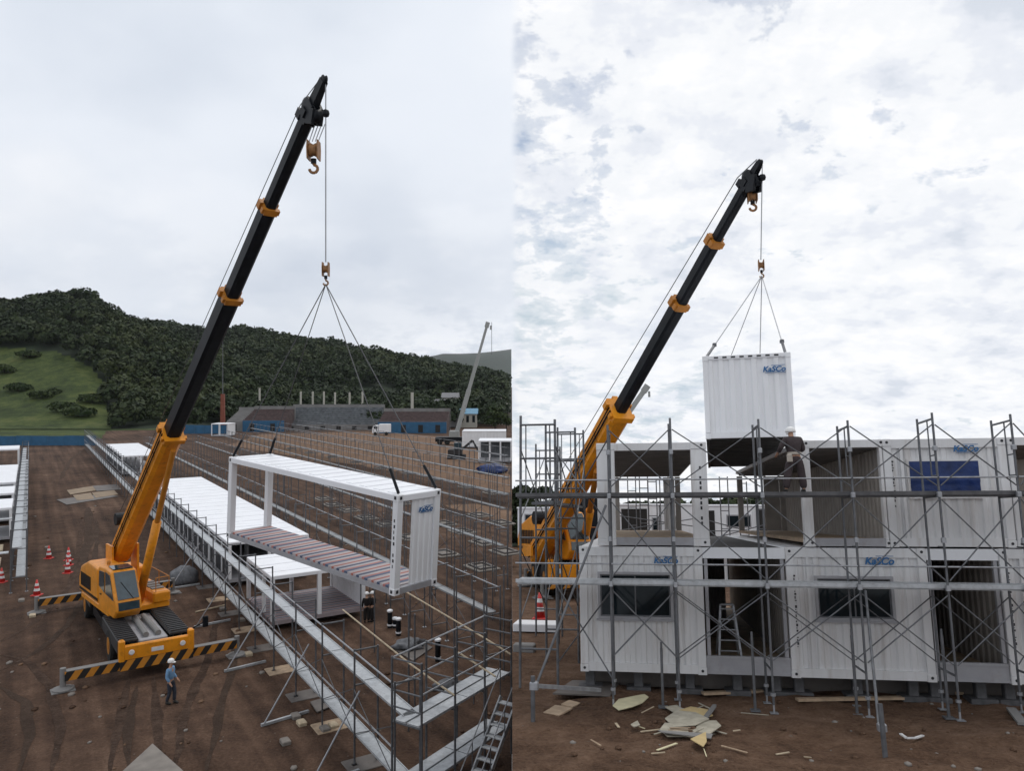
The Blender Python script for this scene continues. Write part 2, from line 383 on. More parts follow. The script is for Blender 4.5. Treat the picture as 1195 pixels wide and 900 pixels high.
SUN_EL, SUN_AZ = 62, 15      # azimuth from +Y towards +X
def build_world():
    w = bpy.data.worlds.new('World'); scene.world = w; w.use_nodes = True
    nt = w.node_tree; N = nt.nodes; L = nt.links; N.clear()
    out = N.new('ShaderNodeOutputWorld'); bg = N.new('ShaderNodeBackground'); L.new(bg.outputs[0], out.inputs[0])
    tc = N.new('ShaderNodeTexCoord'); sp = N.new('ShaderNodeSeparateXYZ'); L.new(tc.outputs['Generated'], sp.inputs[0])
    def mth(op, a, b=0.0, clamp=False):
        n = N.new('ShaderNodeMath'); n.operation = op; n.use_clamp = clamp
        for i, x in enumerate((a, b)):
            if isinstance(x, (int, float)): n.inputs[i].default_value = x
            else: L.new(x, n.inputs[i])
        return n.outputs[0]
    x, y, z = sp.outputs
    # cloud-deck coordinates: a plane overhead, softened towards the horizon
    den = mth('ADD', mth('MAXIMUM', mth('ADD', z, .17), .02), .22)
    cv = N.new('ShaderNodeCombineXYZ'); L.new(mth('DIVIDE', x, den), cv.inputs[0]); L.new(mth('DIVIDE', y, den), cv.inputs[1])
    def nz(scale, det, rough, off, vec=cv.outputs[0], dist=0.0):
        mp = N.new('ShaderNodeMapping'); mp.inputs['Location'].default_value = off; L.new(vec, mp.inputs[0])
        n = N.new('ShaderNodeTexNoise'); n.inputs['Scale'].default_value = scale; n.inputs['Detail'].default_value = det
        n.inputs['Roughness'].default_value = rough; n.inputs['Distortion'].default_value = dist; L.new(mp.outputs[0], n.inputs[0]); return n.outputs['Fac']
    def ramp(f, stops):
        r = N.new('ShaderNodeValToRGB'); e = r.color_ramp.elements; r.color_ramp.interpolation = 'EASE'
        while len(e) < len(stops): e.new(.5)
        for i, (p, c) in enumerate(stops): e[i].position = p; e[i].color = (*c, 1)
        L.new(f, r.inputs[0]); return r.outputs[0]
    def mix(f, a, b):
        m = N.new('ShaderNodeMix'); m.data_type = 'RGBA'; L.new(f, m.inputs[0]); L.new(a, m.inputs[6]); L.new(b, m.inputs[7]); return m.outputs[2]
    # clear sky behind the clouds
    zc = N.new('ShaderNodeCombineXYZ'); L.new(x, zc.inputs[0]); L.new(y, zc.inputs[1]); L.new(mth('MAXIMUM', z, .12), zc.inputs[2])
    sky = N.new('ShaderNodeTexSky'); sky.sky_type = 'NISHITA'; sky.sun_disc = False
    sky.sun_elevation = R(SUN_EL); sky.sun_rotation = R(SUN_AZ); L.new(zc.outputs[0], sky.inputs[0])
    sk = N.new('ShaderNodeMix'); sk.data_type = 'RGBA'; sk.blend_type = 'MULTIPLY'; sk.inputs[0].default_value = 1; sk.inputs[7].default_value = (.075,.075,.075,1)
    L.new(sky.outputs[0], sk.inputs[6])
    # unbroken grey deck over the valley
    deck = ramp(nz(.9, 5, .5, (3.1,1.7,0)), [(.34,(.62,.67,.75)),(.48,(.74,.78,.845)),(.60,(.86,.875,.905))])
    # low heavier band near the hills
    lowf = mth('MULTIPLY', mth('SUBTRACT', 1, mth('MULTIPLY', mth('ABSOLUTE', mth('SUBTRACT', z, .13)), 6.0), True), .55)
    low = ramp(nz(2.2, 6, .55, (0,4,0)), [(.36,(.50,.55,.64)),(.50,(.62,.66,.73)),(.62,(.78,.80,.84))])
    deck = mix(lowf, deck, low)
    # bank of low white cloud behind the end of the ridge
    bank = mth('MULTIPLY', mth('MULTIPLY', mth('MULTIPLY', mth('SUBTRACT', nz(7.0, 8, .6, (1,2,0)), .40), 7.0, True), mth('SUBTRACT', 1.25, mth('MULTIPLY', mth('ABSOLUTE', mth('SUBTRACT', z, .045)), 17.0), True)), mth('MULTIPLY', mth('ADD', x, .24), 8.0, True))
    bc = N.new('ShaderNodeRGB'); bc.outputs[0].default_value = (.86,.88,.92,1)
    deck = mix(mth('MULTIPLY', bank, .9), deck, bc.outputs[0])
    # brighter broken deck over the terrace, with blue gaps
    shade = mth('ADD', mth('MULTIPLY', nz(3.6, 10, .60, (0,0,0), dist=.12), .60), mth('MULTIPLY', nz(10.5, 8, .60, (7,2,0), dist=.1), .40))
    cl = ramp(shade, [(.36,(.62,.66,.73)),(.44,(.74,.765,.82)),(.50,(.83,.845,.87)),(.58,(.90,.90,.915))])
    gap = mth('ADD', mth('MULTIPLY', nz(2.4, 8, .6, (1.3,8.4,0), dist=.15), .52), mth('MULTIPLY', nz(9.5, 8, .62, (2,5,0), dist=.15), .48))
    left_b = mth('MULTIPLY', mth('SUBTRACT', .20, x), .20)
    gm = ramp(mth('ADD', gap, left_b), [(.535,(0,0,0)),(.58,(.38,.38,.38)),(.66,(.8,.8,.8))])
    rgt = mix(gm, cl, sk.outputs[2])
    # the weather changes across the ridge between the two sites
    f = N.new('ShaderNodeMapRange'); f.interpolation_type = 'SMOOTHSTEP'; f.inputs[1].default_value = -.004; f.inputs[2].default_value = .010; L.new(x, f.inputs[0])
    allc = mix(f.outputs[0], deck, rgt)
    L.new(allc, bg.inputs[0]); bg.inputs[1].default_value = 1.14
build_world()
sl = bpy.data.lights.new('sun', 'SUN'); sl.energy = 0.9; sl.angle = R(18); sl.color = (1, .96, .9)
so = bpy.data.objects.new('sun', sl); COL.objects.link(so)
sd = Vector((math.sin(R(SUN_AZ))*math.cos(R(SUN_EL)), math.cos(R(SUN_AZ))*math.cos(R(SUN_EL)), math.sin(R(SUN_EL))))
so.rotation_euler = sd.to_track_quat('Z', 'Y').to_euler(); so.location = (0, 0, 60)
scene.view_settings.view_transform = 'Standard'; scene.view_settings.look = 'None'; scene.view_settings.exposure = 0; scene.view_settings.gamma = 1
scene.view_settings.use_curve_mapping = False
scene.cycles.use_denoising = True
scene.cycles.max_bounces = 6

# ================================================================== SHARED BUILDERS: person, crane, scaffold, cone
def skin_mesh(name, J, E, m, root=0):
    me = bpy.data.meshes.new(name+'_t'); keys = list(J); ix = {k: i for i, k in enumerate(keys)}
    me.from_pydata([J[k][0] for k in keys], [(ix[a], ix[b]) for a, b in E], []); me.update()
    o = bpy.data.objects.new(name+'_t', me); COL.objects.link(o)
    o.modifiers.new('Skin', 'SKIN'); o.modifiers['Skin'].use_smooth_shade = True
    for i, k in enumerate(keys):
        r = J[k][1]; me.skin_vertices[0].data[i].radius = (r, r) if isinstance(r, (int, float)) else r
        me.skin_vertices[0].data[i].use_root = (i == root)
    s = o.modifiers.new('Sub', 'SUBSURF'); s.levels = s.render_levels = 1
    dg = bpy.context.evaluated_depsgraph_get(); dg.update()
    r = bpy.data.meshes.new_from_object(o.evaluated_get(dg)); bpy.data.objects.remove(o); bpy.data.meshes.remove(me)
    r.name = name; r.materials.clear(); r.materials.append(m)
    for p in r.polygons: p.use_smooth = True
    return r

def person(label, mtx, P, top, legs, height=1.72, wide=1.0, group=None, extras=None):
    """P: joint positions (x right, y forward, z up) of one pose, metres for a 1.72 m figure."""
    k = height/1.72; V = {a: tuple(Vector(b)*k) for a, b in P.items()}
    root = link('person', None, mtx); props(root, label, 'person', group)
    J = {}; E = []
    def j(n, p, r): J[n] = (tuple(p), r*k if isinstance(r, float) else tuple(q*k for q in r))
    def lerp(a, b, t): return Vector(V[a]).lerp(Vector(V[b]), t)
    j('pelvis', V['pelvis'], (.13,.10)); j('chest', V['chest'], (.145,.105)); j('neck', V['neck'], .055); j('chin', V['chin'], (.06,.07)); j('head', V['head'], (.078,.092)); j('crown', Vector(V['head'])+Vector((0,0,.09*k)), (.05,.06))
    E += [('pelvis','chest'),('chest','neck'),('neck','chin'),('chin','head'),('head','crown')]
    fw = Vector(P.get('look', (0,1,0))).normalized()
    j('nose', Vector(V['head'])+fw*.108*k+Vector((0,0,-.02*k)), .016); E.append(('head','nose'))
    for s in ('l','r'):
        j('sh'+s, V['sh'+s], .06); j('el'+s, V['el'+s], .043); j('wr'+s, V['wr'+s], .028)
        E += [('chest','sh'+s),('sh'+s,'el'+s),('el'+s,'wr'+s)]
        d = (Vector(V['wr'+s])-Vector(V['el'+s])).normalized(); a = d.cross(Vector((0,0,1)))
        a = a.normalized() if a.length > .05 else Vector((1,0,0)); pm = Vector(V['wr'+s])+d*.075*k
        j('pa'+s, pm, (.036,.018)); E.append(('wr'+s,'pa'+s))
        for q in range(4):
            off = a*(q-1.5)*.02*k; ln = (.075,.085,.08,.062)[q]*k; b = pm+off+d*ln*.55
            j(f'f{q}a'+s, b, .009); j(f'f{q}b'+s, b+d*ln*.35+Vector((0,0,-.018*k)), .007); E += [('pa'+s,f'f{q}a'+s),(f'f{q}a'+s,f'f{q}b'+s)]
        th = Vector(V['wr'+s])+d*.035*k+a*.045*k; j('th'+s, th, .010); j('tt'+s, th+d*.04*k+a*.008*k, .008); E += [('wr'+s,'th'+s),('th'+s,'tt'+s)]
        j('hp'+s, V['hp'+s], .085); j('kn'+s, V['kn'+s], .055); j('an'+s, V['an'+s], .04)
        toe = Vector(V['an'+s])+Vector(P.get('toe'+s, (0,.15,-.06)))*k; j('to'+s, toe, .035)
        E += [('pelvis','hp'+s),('hp'+s,'kn'+s),('kn'+s,'an'+s),('an'+s,'to'+s)]
    link('body', skin_mesh('body', J, E, M['skin']), None, root)
    J2, E2 = {}, []
    def j2(n, p, r): J2[n] = (tuple(p), r*k*wide if isinstance(r, float) else tuple(q*k*wide for q in r))
    j2('b', lerp('pelvis','chest',-.12), (.165,.125)); j2('m', lerp('pelvis','chest',.5), (.165,.125)); j2('c', V['chest'], (.175,.13)); j2('n', lerp('chest','neck',.7), (.085,.08))
    E2 += [('b','m'),('m','c'),('c','n')]
    for s in ('l','r'):
        j2('s'+s, V['sh'+s], .078); j2('e'+s, V['el'+s], .064); j2('w'+s, lerp('el'+s,'wr'+s,.85), .05); E2 += [('c','s'+s),('s'+s,'e'+s),('e'+s,'w'+s)]
    link('jacket', skin_mesh('jacket', J2, E2, top), None, root)
    J3, E3 = {}, []
    def j3(n, p, r): J3[n] = (tuple(p), r*k*wide if isinstance(r, float) else tuple(q*k*wide for q in r))
    j3('p', Vector(V['pelvis'])+Vector((0,0,.06*k)), (.16,.12)); j3('q', V['pelvis'], (.165,.125)); E3.append(('p','q'))
    for s in ('l','r'):
        j3('h'+s, V['hp'+s], .108); j3('k'+s, V['kn'+s], .098 if wide > 1 else .08); j3('a'+s, lerp('kn'+s,'an'+s,1.0), .092 if wide > 1 else .066); E3 += [('q','h'+s),('h'+s,'k'+s),('k'+s,'a'+s)]
    link('trousers', skin_mesh('trousers', J3, E3, legs), None, root)
    for s in ('l','r'):
        a = Vector(V['an'+s]); t = a+Vector(P.get('toe'+s, (0,.15,-.06)))*k*1.25; h = a+Vector((0,-.06*k,-.055*k))
        link('boot', skin_mesh('boot', {'u':(tuple(a+Vector((0,0,.05*k))), .06*k),'h':(tuple(h), .052*k),'m':(tuple(a+Vector((0,.04*k,-.045*k))), .05*k),'t':(tuple(t), (.05*k,.032*k))}, [('u','m'),('m','h'),('m','t')], M['boot']), None, root)
    hc = Vector(V['head'])+Vector((0,0,.045*k)); mb = MB()
    mb.lathe([(.128*k,-.01*k),(.13*k,.02*k),(.122*k,.07*k),(.095*k,.112*k),(.05*k,.135*k),(.012*k,.142*k)], hc, 18)
    b = hc+fw*.11*k; mb.lathe([(.085*k,-.012*k),(.082*k,.004*k)], b, 14)
    smooth(link('helmet', mb.mesh('helmet', M['helmet']), None, root))
    for n, mb, m in (extras or []): link(n, mb.mesh(n, m), None, root)
    return root

STAND = dict(pelvis=(0,0,.93), chest=(0,.01,1.28), neck=(0,.0,1.45), chin=(0,.03,1.52), head=(0,.02,1.6), shl=(-.19,0,1.38), shr=(.19,0,1.38),
    ell=(-.24,-.02,1.10), elr=(.24,-.02,1.10), wrl=(-.24,.08,.86), wrr=(.24,.08,.86), hpl=(-.09,0,.88), hpr=(.09,0,.88), knl=(-.10,.02,.48), knr=(.10,.02,.48), anl=(-.10,0,.09), anr=(.10,0,.09))

def rope(name, label, frame, a, b, r, m, group=None, cat='rope'):
    return solo(name, label, cat, frame, a, MB().tube(a, b, r, 6), m, group)

def hook_block(label, frame, p, w, h, m, group=None):
    """travelling hook block hanging with its top at p: cheek plates, sheave, swivel and hook"""
    T = Thing('hook_block', label, 'hook block', frame, p, group); x, y, z = p
    cheek = lambda dx: MB().prism([(y-w*.42,z-.05*h),(y+w*.42,z-.05*h),(y+w*.55,z-.35*h),(y+w*.45,z-.78*h),(y-w*.45,z-.78*h),(y-w*.55,z-.35*h)], x+dx-.04*w, x+dx+.04*w)
    T.part('cheek_plate', cheek(-w*.36), m); T.part('cheek_plate', cheek(w*.36), m)
    smooth(T.part('sheave', MB().lathe([(w*.46,-w*.28),(w*.5,-w*.2),(w*.40,0),(w*.5,w*.2),(w*.46,w*.28)], (x,y,z-h*.4), 18, 'x'), m))
    T.part('swivel', MB().tube((x,y,z-h*.74), (x,y,z-h*.92), w*.2, 10), M['black'])
    pts = [(x, y, z-h*.9)] + [(x+w*.30*math.sin(a)*1.0, y, z-h*1.13-w*.30*math.cos(a)*-1) for a in [R(q) for q in (0,40,80,120,160,200,235,265)]]
    T.part('hook', MB().path(pts, w*.11, 7), M['black'] if m is M['yellow'] else m)
    return T

def make_crane(Mc, label, az, base, tip, W=(1.05,.86,.70,.54), fr=(.352,.66,.817,.955), group=None, hl=6.95, span=3.6):
    """rough-terrain crane in its own frame: x right, y forward, origin on the ground between the outriggers"""
    T = Thing('mobile_crane', label, 'crane', Mc, (0,0,0), group)
    ch = MB(); ch.bbox(-1.0,1.0,-hl+.3,hl-.3,.75,1.25,.08); ch.box(-1.35,1.35,-2.2,2.2,.7,1.2); T.part('chassis', ch, M['black'])
    for y in (hl*.60, -hl*.60):
        for x in (-1.22, 1.22):
            w = T.part('wheel', MB().lathe([(.42,-.30),(.70,-.30),(.76,-.2),(.76,.2),(.70,.30),(.42,.30)], (x,y,.76), 22, 'x'), M['rubber'])
            o = link('rim', MB().lathe([(.40,-.31),(.36,-.2),(.16,-.24),(.16,-.33)] if x < 0 else [(.16,.33),(.16,.24),(.36,.2),(.40,.31)], (x,y,.76), 18, 'x').mesh('rim', M['yellowd']), None, w)
    # ribbed black decks on both sides of the front and rear
    for x in (-1, 1):
        for y0, y1 in ((hl*.30, hl-.35), (-hl+.35, -hl*.30)):
            d = MB(); d.bbox(x*1.5-(.0 if x>0 else 0)-(.85 if x>0 else 0), x*1.5+(.85 if x<0 else 0), y0, y1, 1.5, 1.62, .04)
            n = int((y1-y0)/.3)
            for i in range(n):
                yy = y0+.12+i*.3; a, b = sorted((x*.70, x*1.47)); d.box(a, b, yy, yy+.12, 1.6, 1.68)
            a, b = sorted((x*1.44, x*1.5)); d.box(a, b, y0+.05, y1-.05, 1.05, 1.5)
            T.part('fender_deck', d, M['deck'])
    mid = MB(); mid.bbox(-.62,.62,hl*.3,hl-.5,1.25,1.45,.04); T.part('engine_deck', mid, M['beam'])
    for i in (-1, 1): T.part('exhaust_pipe', MB().tube((i*.2,hl*.42,1.56),(i*.26,hl-.8,1.56),.13,10), M['conc2'])
    bp = MB(); bp.bbox(-1.5,1.5,hl+.12,hl+.36,.95,1.55,.05); bp.bbox(-1.55,-1.3,hl+.06,hl+.40,.9,1.80,.05); bp.bbox(1.3,1.55,hl+.06,hl+.40,.9,1.80,.05)
    bumper = T.part('front_bumper', bp, M['yellow'])
    link('chevron_board', MB().box(-1.5,1.5,hl+.30,hl+.39,.50,.93).mesh('chevron_board', M['hazard']), None, bumper)
    for x in (-1.05, 1.05): link('headlight', MB().lathe([(.11,0),(.12,.05),(.09,.07)], (x,hl+.35,1.25), 12, 'y').mesh('headlight', M['conewhite']), None, bumper)
    link('number_plate', MB().box(-.25,.25,hl+.365,hl+.385,1.12,1.30).mesh('number_plate', M['conewhite']), None, bumper)
    T.part('wing_mirror', MB().beam((-1.5,hl,1.7),(-2.05,hl+.2,2.0),.05,.05).bbox(-2.2,-1.95,hl+.15,hl+.25,1.75,2.25,.03), M['black'])
    for y in (hl-.15, -hl+.15):
        ob = T.part('outrigger_beam', MB().box(-span+.05,span-.05,y-.17,y+.17,.42,.80), M['hazard'])
        link('beam_top', MB().box(-span+.1,span-.1,y-.175,y+.175,.803,.83).mesh('beam_top', M['conc2']), None, ob)
        for x in (-span, span):
            f = MB(); f.tube((x,y,.06),(x,y,.95),.12,12); f.lathe([(.42,0),(.42,.05),(.2,.12)], (x,y,.05), 16); f.bbox(x-.45,x+.45,y-.35,y+.35,0,.05,.02)
            T.part('outrigger_foot', f, M['conc2'])
    # slewing upper, turned towards the boom
    U = Matrix.Rotation(az, 4, 'Z')
    def up(mb): mb.v = [tuple(U @ Vector(p)) for p in mb.v]; return mb
    T.part('turntable', MB().lathe([(1.25,1.25),(1.25,1.6),(1.1,1.72)], (0,0,0), 26), M['black'])
    T.part('slewing_frame', up(MB().bbox(-1.3,1.6,-2.6,2.4,1.70,2.0,.08)), M['yellow'])
    body = up(MB().prism([(-3.0,1.9),(.7,1.9),(.7,3.75),(-1.2,3.8),(-2.6,3.35),(-3.0,2.7)], .42, 1.62))
    eb = T.part('engine_housing', body, M['yellow'])
    bv = eb.modifiers.new('Bevel', 'BEVEL'); bv.width = .16; bv.segments = 3
    prof = [(.7,1.75),(3.3,1.75),(3.75,2.15),(3.65,2.6),(2.85,3.95),(1.9,4.0),(.7,3.9)]
    cab = T.part('cab', up(MB().prism(prof, .43, 1.61)), M['yellow'])
    bv = cab.modifiers.new('Bevel', 'BEVEL'); bv.width = .13; bv.segments = 4
    def pane(nm, pts, th=.02):
        pts = [Vector(p) for p in pts]; n = (pts[1]-pts[0]).cross(pts[2]-pts[0]).normalized()*th
        mb = MB().add([*(p-n for p in pts), *(p+n for p in pts)], [tuple(range(len(pts))), tuple(range(2*len(pts)-1,len(pts)-1,-1))]+[(i,len(pts)+i,len(pts)+(i+1)%len(pts),(i+1)%len(pts)) for i in range(len(pts))])
        link(nm, up(mb).mesh(nm, M['blueglass']), None, cab)
    pane('windscreen', [(.55,3.62,2.70),(1.49,3.62,2.70),(1.49,2.92,3.88),(.55,2.92,3.88)])
    pane('lower_windscreen', [(.55,3.72,2.2),(1.49,3.72,2.2),(1.49,3.66,2.58),(.55,3.66,2.58)])
    pane('roof_window', [(.58,2.75,4.0),(1.46,2.75,4.0),(1.46,1.95,4.025),(.58,1.95,4.025)])
    for x in (.42, 1.62):
        pane('side_window', [(x,2.05,2.75),(x,3.35,2.65),(x,2.75,3.75),(x,2.05,3.8)])
        pane('rear_side_window', [(x,.95,2.95),(x,1.85,2.75),(x,1.85,3.75),(x,1.0,3.7)])
    plat = MB(); plat.bbox(-1.3,-.45,-1.2,2.5,2.0,2.5,.08); plat.bbox(-1.28,-.5,-2.3,-1.2,2.0,3.1,.08)
    pl = T.part('machine_deck', up(plat), M['yellow'])
    st = MB()
    for i in range(4): st.box(-1.18,-.58,.1+i*.5,.4+i*.5,2.49,2.56)
    link('vent_grille', up(st).mesh('vent_grille', M['conc2']), None, pl)
    T.part('counterweight', up(MB().bbox(-1.4,.40,-3.3,-2.4,1.9,3.0,.12)), M['yellow'])
    gr = MB()
    for k in range(9): gr.box(1.625,1.64,-2.5+k*.22,-2.36+k*.22,2.35,3.05)
    link('louvre', up(gr).mesh('louvre', M['black']), None, eb)
    link('trim_stripe', up(MB().box(1.622,1.632,-2.8,.65,2.08,2.22)).mesh('trim_stripe', M['black']), None, eb)
    link('door_handle', up(MB().box(1.622,1.66,1.15,1.35,2.55,2.6)).mesh('door_handle', M['black']), None, cab)
    link('wiper', up(MB().beam((.8,3.66,2.68),(1.25,3.2,3.45),.03,.02)).mesh('wiper', M['black']), None, cab)
    link('beacon', up(MB().lathe([(.09,4.0),(.09,4.14),(.05,4.2)], (1.3,1.4,0), 12)).mesh('beacon', M['yellowd']), None, cab)
    hr = MB(); 
    for p_ in ((-1.24,-1.1),(-1.24,.9),(-1.24,2.42),(-.6,2.42)): hr.tube((p_[0],p_[1],2.5),(p_[0],p_[1],3.2),.022,6)
    hr.tube((-1.24,-1.1,3.2),(-1.24,2.42,3.2),.022,6); hr.tube((-1.24,2.42,3.2),(-.6,2.42,3.2),.022,6)
    T.part('handrail', up(hr), M['yellowd'])
    # boom
    b, t = Vector(base), Vector(tip); d = (t-b).normalized(); Lb = (t-b).length
    side = d.cross(Vector((0,0,1))).normalized(); nup = side.cross(d)
    for s in (-1, 1):
        q = b+side*s*.62; T.part('boom_bracket', MB().beam(q-Vector((0,0,b.z-1.9)), q+Vector((0,0,.25)), .10, 1.1, nup), M['yellow'])
    cuts = [-.02, *fr]
    names = ['base_boom','boom_section','boom_section','boom_section']
    for i in range(4):
        a = b+d*Lb*(cuts[i]-(.01 if i else 0)); e = b+d*Lb*cuts[i+1]; w = W[i]; h = w*1.18
        sec = MB(); sec.prism([(-w/2,-h*.36),(-w*.3,-h/2),(w*.3,-h/2),(w/2,-h*.36),(w/2,h*.42),(w*.42,h/2),(-w*.42,h/2),(-w/2,h*.42)], 0, 1)
        sec.v = [tuple(a+(e-a)*p[0]+side*p[1]+nup*p[2]) for p in sec.v]
        so_ = T.part(names[i], sec, M['yellow'] if i == 0 else M['black'])
        if i == 0:
            for k in range(7):
                f0 = a+(e-a)*(.12+.12*k)
                for s_ in (-1,1): link('stiffener', MB().beam(f0+side*s_*(w/2+.012)-nup*h*.3, f0+side*s_*(w/2+.012)+nup*h*.36, .02, .07, d).mesh('stiffener', M['yellowd']), None, so_)
            link('hydraulic_hose', MB().tube(a+side*(w/2+.06)-nup*h*.1, e+side*(w/2+.06)-nup*h*.1, .035, 6).tube(a+side*(w/2+.06)+nup*h*.08, e+side*(w/2+.06)+nup*h*.08, .03, 6).mesh('hydraulic_hose', M['black']), None, so_)
        else: link('wear_strip', MB().beam(a+nup*(h/2+.006), e+nup*(h/2+.006), .012, w*.3, side).mesh('wear_strip', M['galvd']), None, so_)
        if i:
            c0 = b+d*Lb*(cuts[i]-.004); ww = W[i-1]*(1.06 if i > 1 else 1.1)
            c = MB().beam(c0-d*.13, c0+d*.13, ww*1.0, ww*1.2, nup)
            for s in (-1,1): c.beam(c0+side*s*ww*.56+nup*ww*.3-d*.16, c0+side*s*ww*.56+nup*ww*.3+d*.16, .14, .22, nup); c.beam(c0+side*s*ww*.56-nup*ww*.35-d*.10, c0+side*s*ww*.56-nup*ww*.35+d*.10, .10, .16, nup)
            c.beam(c0+nup*ww*.68-d*.10, c0+nup*ww*.68+d*.10, .22, .22, nup)
            T.part('boom_collar', c, M['yellow'] if i == 1 else M['yellowd'])
    # luffing cylinder under the boom
    foot = U @ Vector((-.02, 1.7, 2.0)); head = b+d*Lb*.335-nup*W[0]*.85
    kk = foot.lerp(head, .55)
    lc = T.part('luffing_cylinder', MB().tube(foot, kk, .20, 14), M['yellow']); smooth(lc)
    link('piston_rod', MB().tube(kk, head, .13, 12).mesh('piston_rod', M['yellowd']), None, lc)
    # head
    hp = b+d*Lb*fr[3]; hd = MB(); hw = W[3]
    for s in (-1, 1):
        o = hp+side*s*hw*.42
        hd.beam(o-d*.8*hw, o+d*1.2*hw-nup*.1*hw, .09, hw*1.5, nup); hd.beam(o-nup*hw*.5, o-nup*hw*1.5+d*.25, .10, .5, d)
    hd.beam(hp-side*hw*.7, hp+side*hw*.7, .75*hw, .75*hw, nup); hd.beam(hp-d*.7*hw+nup*hw*.8-side*.6*hw, hp-d*.7*hw+nup*hw*.8+side*.6*hw, .8*hw, .8*hw, d)
    T.part('boom_head', hd, M['black'])
    for q, off in ((hp+nup*hw*.75+d*.1, .05), (hp-nup*hw*1.1+d*.2, 0)):
        g = hw/.42; a = MB().lathe([(.2*g,-.16*g),(.30*g,-.12*g),(.22*g,0),(.30*g,.12*g),(.2*g,.16*g)], (0,0,0), 16, 'x')
        a.v = [tuple(q+side*p[0]+d*p[1]+nup*p[2]) for p in a.v]; smooth(T.part('sheave', a, M['black']))
    jb = MB().beam(hp+d*.3*hw, t, .75*hw, 1.1*hw, nup, .5*hw, .75*hw); T.part('jib_stub', jb, M['black'])
    a = MB().lathe([(.26*hw,-.2*hw),(.42*hw,-.15*hw),(.3*hw,0),(.42*hw,.15*hw),(.26*hw,.2*hw)], (0,0,0), 14, 'x'); a.v = [tuple(t+side*p[0]+d*p[1]+nup*p[2]) for p in a.v]; T.part('tip_sheave', a, M['black'])
    # ropes along the back of the boom
    wn = b+nup*1.2+d*1.0
    T.part('winch_drum', MB().tube(wn-side*.35, wn+side*.35, .32, 14), M['black'])
    rp = MB()
    q = hp+nup*hw*1.5-d*.2; rp.tube(wn+nup*.5, q+nup*.2, .016, 6); rp.tube(q+nup*.2, t+nup*.2, .016, 6)
    T.part('hoist_rope', rp, M['rope'])
    return T, dict(head=hp, nup=nup, side=side, d=d, tip=t)

def cone_thing(label, frame, p, h=.72, group=None):
    T = Thing('traffic_cone', label, 'traffic cone', frame, p, group); x, y, z = p; k = h/.7
    T.part('base_plate', MB().bbox(x-.2*k,x+.2*k,y-.2*k,y+.2*k,z,z+.04*k,.03), M['conered'])
    prof = lambda a, b, n=.004: [(.155*k*(1-a)+.03*k*a+n, z+.04*k+.66*k*a-z), (.155*k*(1-b)+.03*k*b+n, z+.04*k+.66*k*b-z)]
    c = T.part('cone_body', MB().lathe(prof(0,1,0), (x,y,z), 18), M['conered']); smooth(c)
    for a, b in ((.25,.42), (.6,.76)): link('reflective_band', MB().lathe(prof(a,b), (x-p[0],y-p[1],z-p[2]), 18).mesh('reflective_band', M['conewhite']), None, c)
    return T.root

def slab(name, label, cat, frame, pts, z0, th, m, group=None, kind=None):
    """flat sheet or board lying on a surface, outline given in frame coordinates"""
    o = Vector((sum(p[0] for p in pts)/len(pts), sum(p[1] for p in pts)/len(pts), z0))
    return solo(name, label, cat, frame, o, MB().prism([(p[0],p[1]) for p in pts], z0, z0+th, 'z'), m, group, kind)

def blob(name, label, cat, frame, p, r, m, sq=(1,1,1), rough=.25, seed=0, group=None, sub=3):
    bm = bmesh.new(); bmesh.ops.create_icosphere(bm, subdivisions=sub, radius=1)
    for v in bm.verts:
        n = noise.fractal(v.co*1.6+Vector((seed*3.1,seed,0)), .8, 2.0, 4)
        v.co = Vector((v.co.x*sq[0], v.co.y*sq[1], v.co.z*sq[2]))*r*(1+n*rough)
        if v.co.z < -r*sq[2]*.35: v.co.z = -r*sq[2]*.35
    me = bpy.data.meshes.new(name); bm.to_mesh(me); bm.free(); me.materials.append(m)
    for q in me.polygons: q.use_smooth = True
    o = link(name, me, frame @ Matrix.Translation(Vector(p)+Vector((0,0,r*sq[2]*.34)))); return props(o, label, cat, group)

# ================================================================== VALLEY SITE (left): ground, hills, rows of scaffolding, crane and hung container
def ground_sheet(name, pts, z, m, skirt=None, frame=MW):
    mb = MB(); n = len(pts); mb.add([(x,y,z) for x,y in pts], [tuple(range(n))])
    if skirt:
        i, j, zz = skirt; mb.add([(pts[i][0],pts[i][1],z),(pts[j][0],pts[j][1],z),(pts[j][0],pts[j][1],zz),(pts[i][0],pts[i][1],zz)], [(0,1,2,3)])
    return props(link(name, mb.mesh(name, m), frame), kind='structure')
E0 = -.004
ground_sheet('ground', [(-900,-60),(E0,-60),(E0,6000),(-900,6000)], 0, M['soilL'], (1,2,-120))
def wobble_outline(pix, z, amp, n=9):
    P = [wat(x,y,0) for x,y in pix]; out = []
    for a, b in zip(P, P[1:]+P[:1]):
        for i in range(n):
            q = a.lerp(b, i/n); s = amp*(a-b).length*.06
            out.append((min(E0-.01, q.x+noise.noise(q*.13)*s), q.y+noise.noise(q*.13+Vector((9,0,0)))*s))
    return out
ground_sheet('dry_soil', wobble_outline([(262,520),(300,507),(430,504),(520,510),(596,524),(596,575),(520,560),(430,545),(330,530)], 0, 1), .004, M['soilP'])
ground_sheet('pale_soil', wobble_outline([(555,588),(596,597),(596,612),(520,590)], 0, 1), .008, M['soilP'])
ground_sheet('grass_verge', wobble_outline([(-250,514),(118,512),(125,503),(345,499),(345,495),(-250,495)], 0, .4), .012, M['grass'])

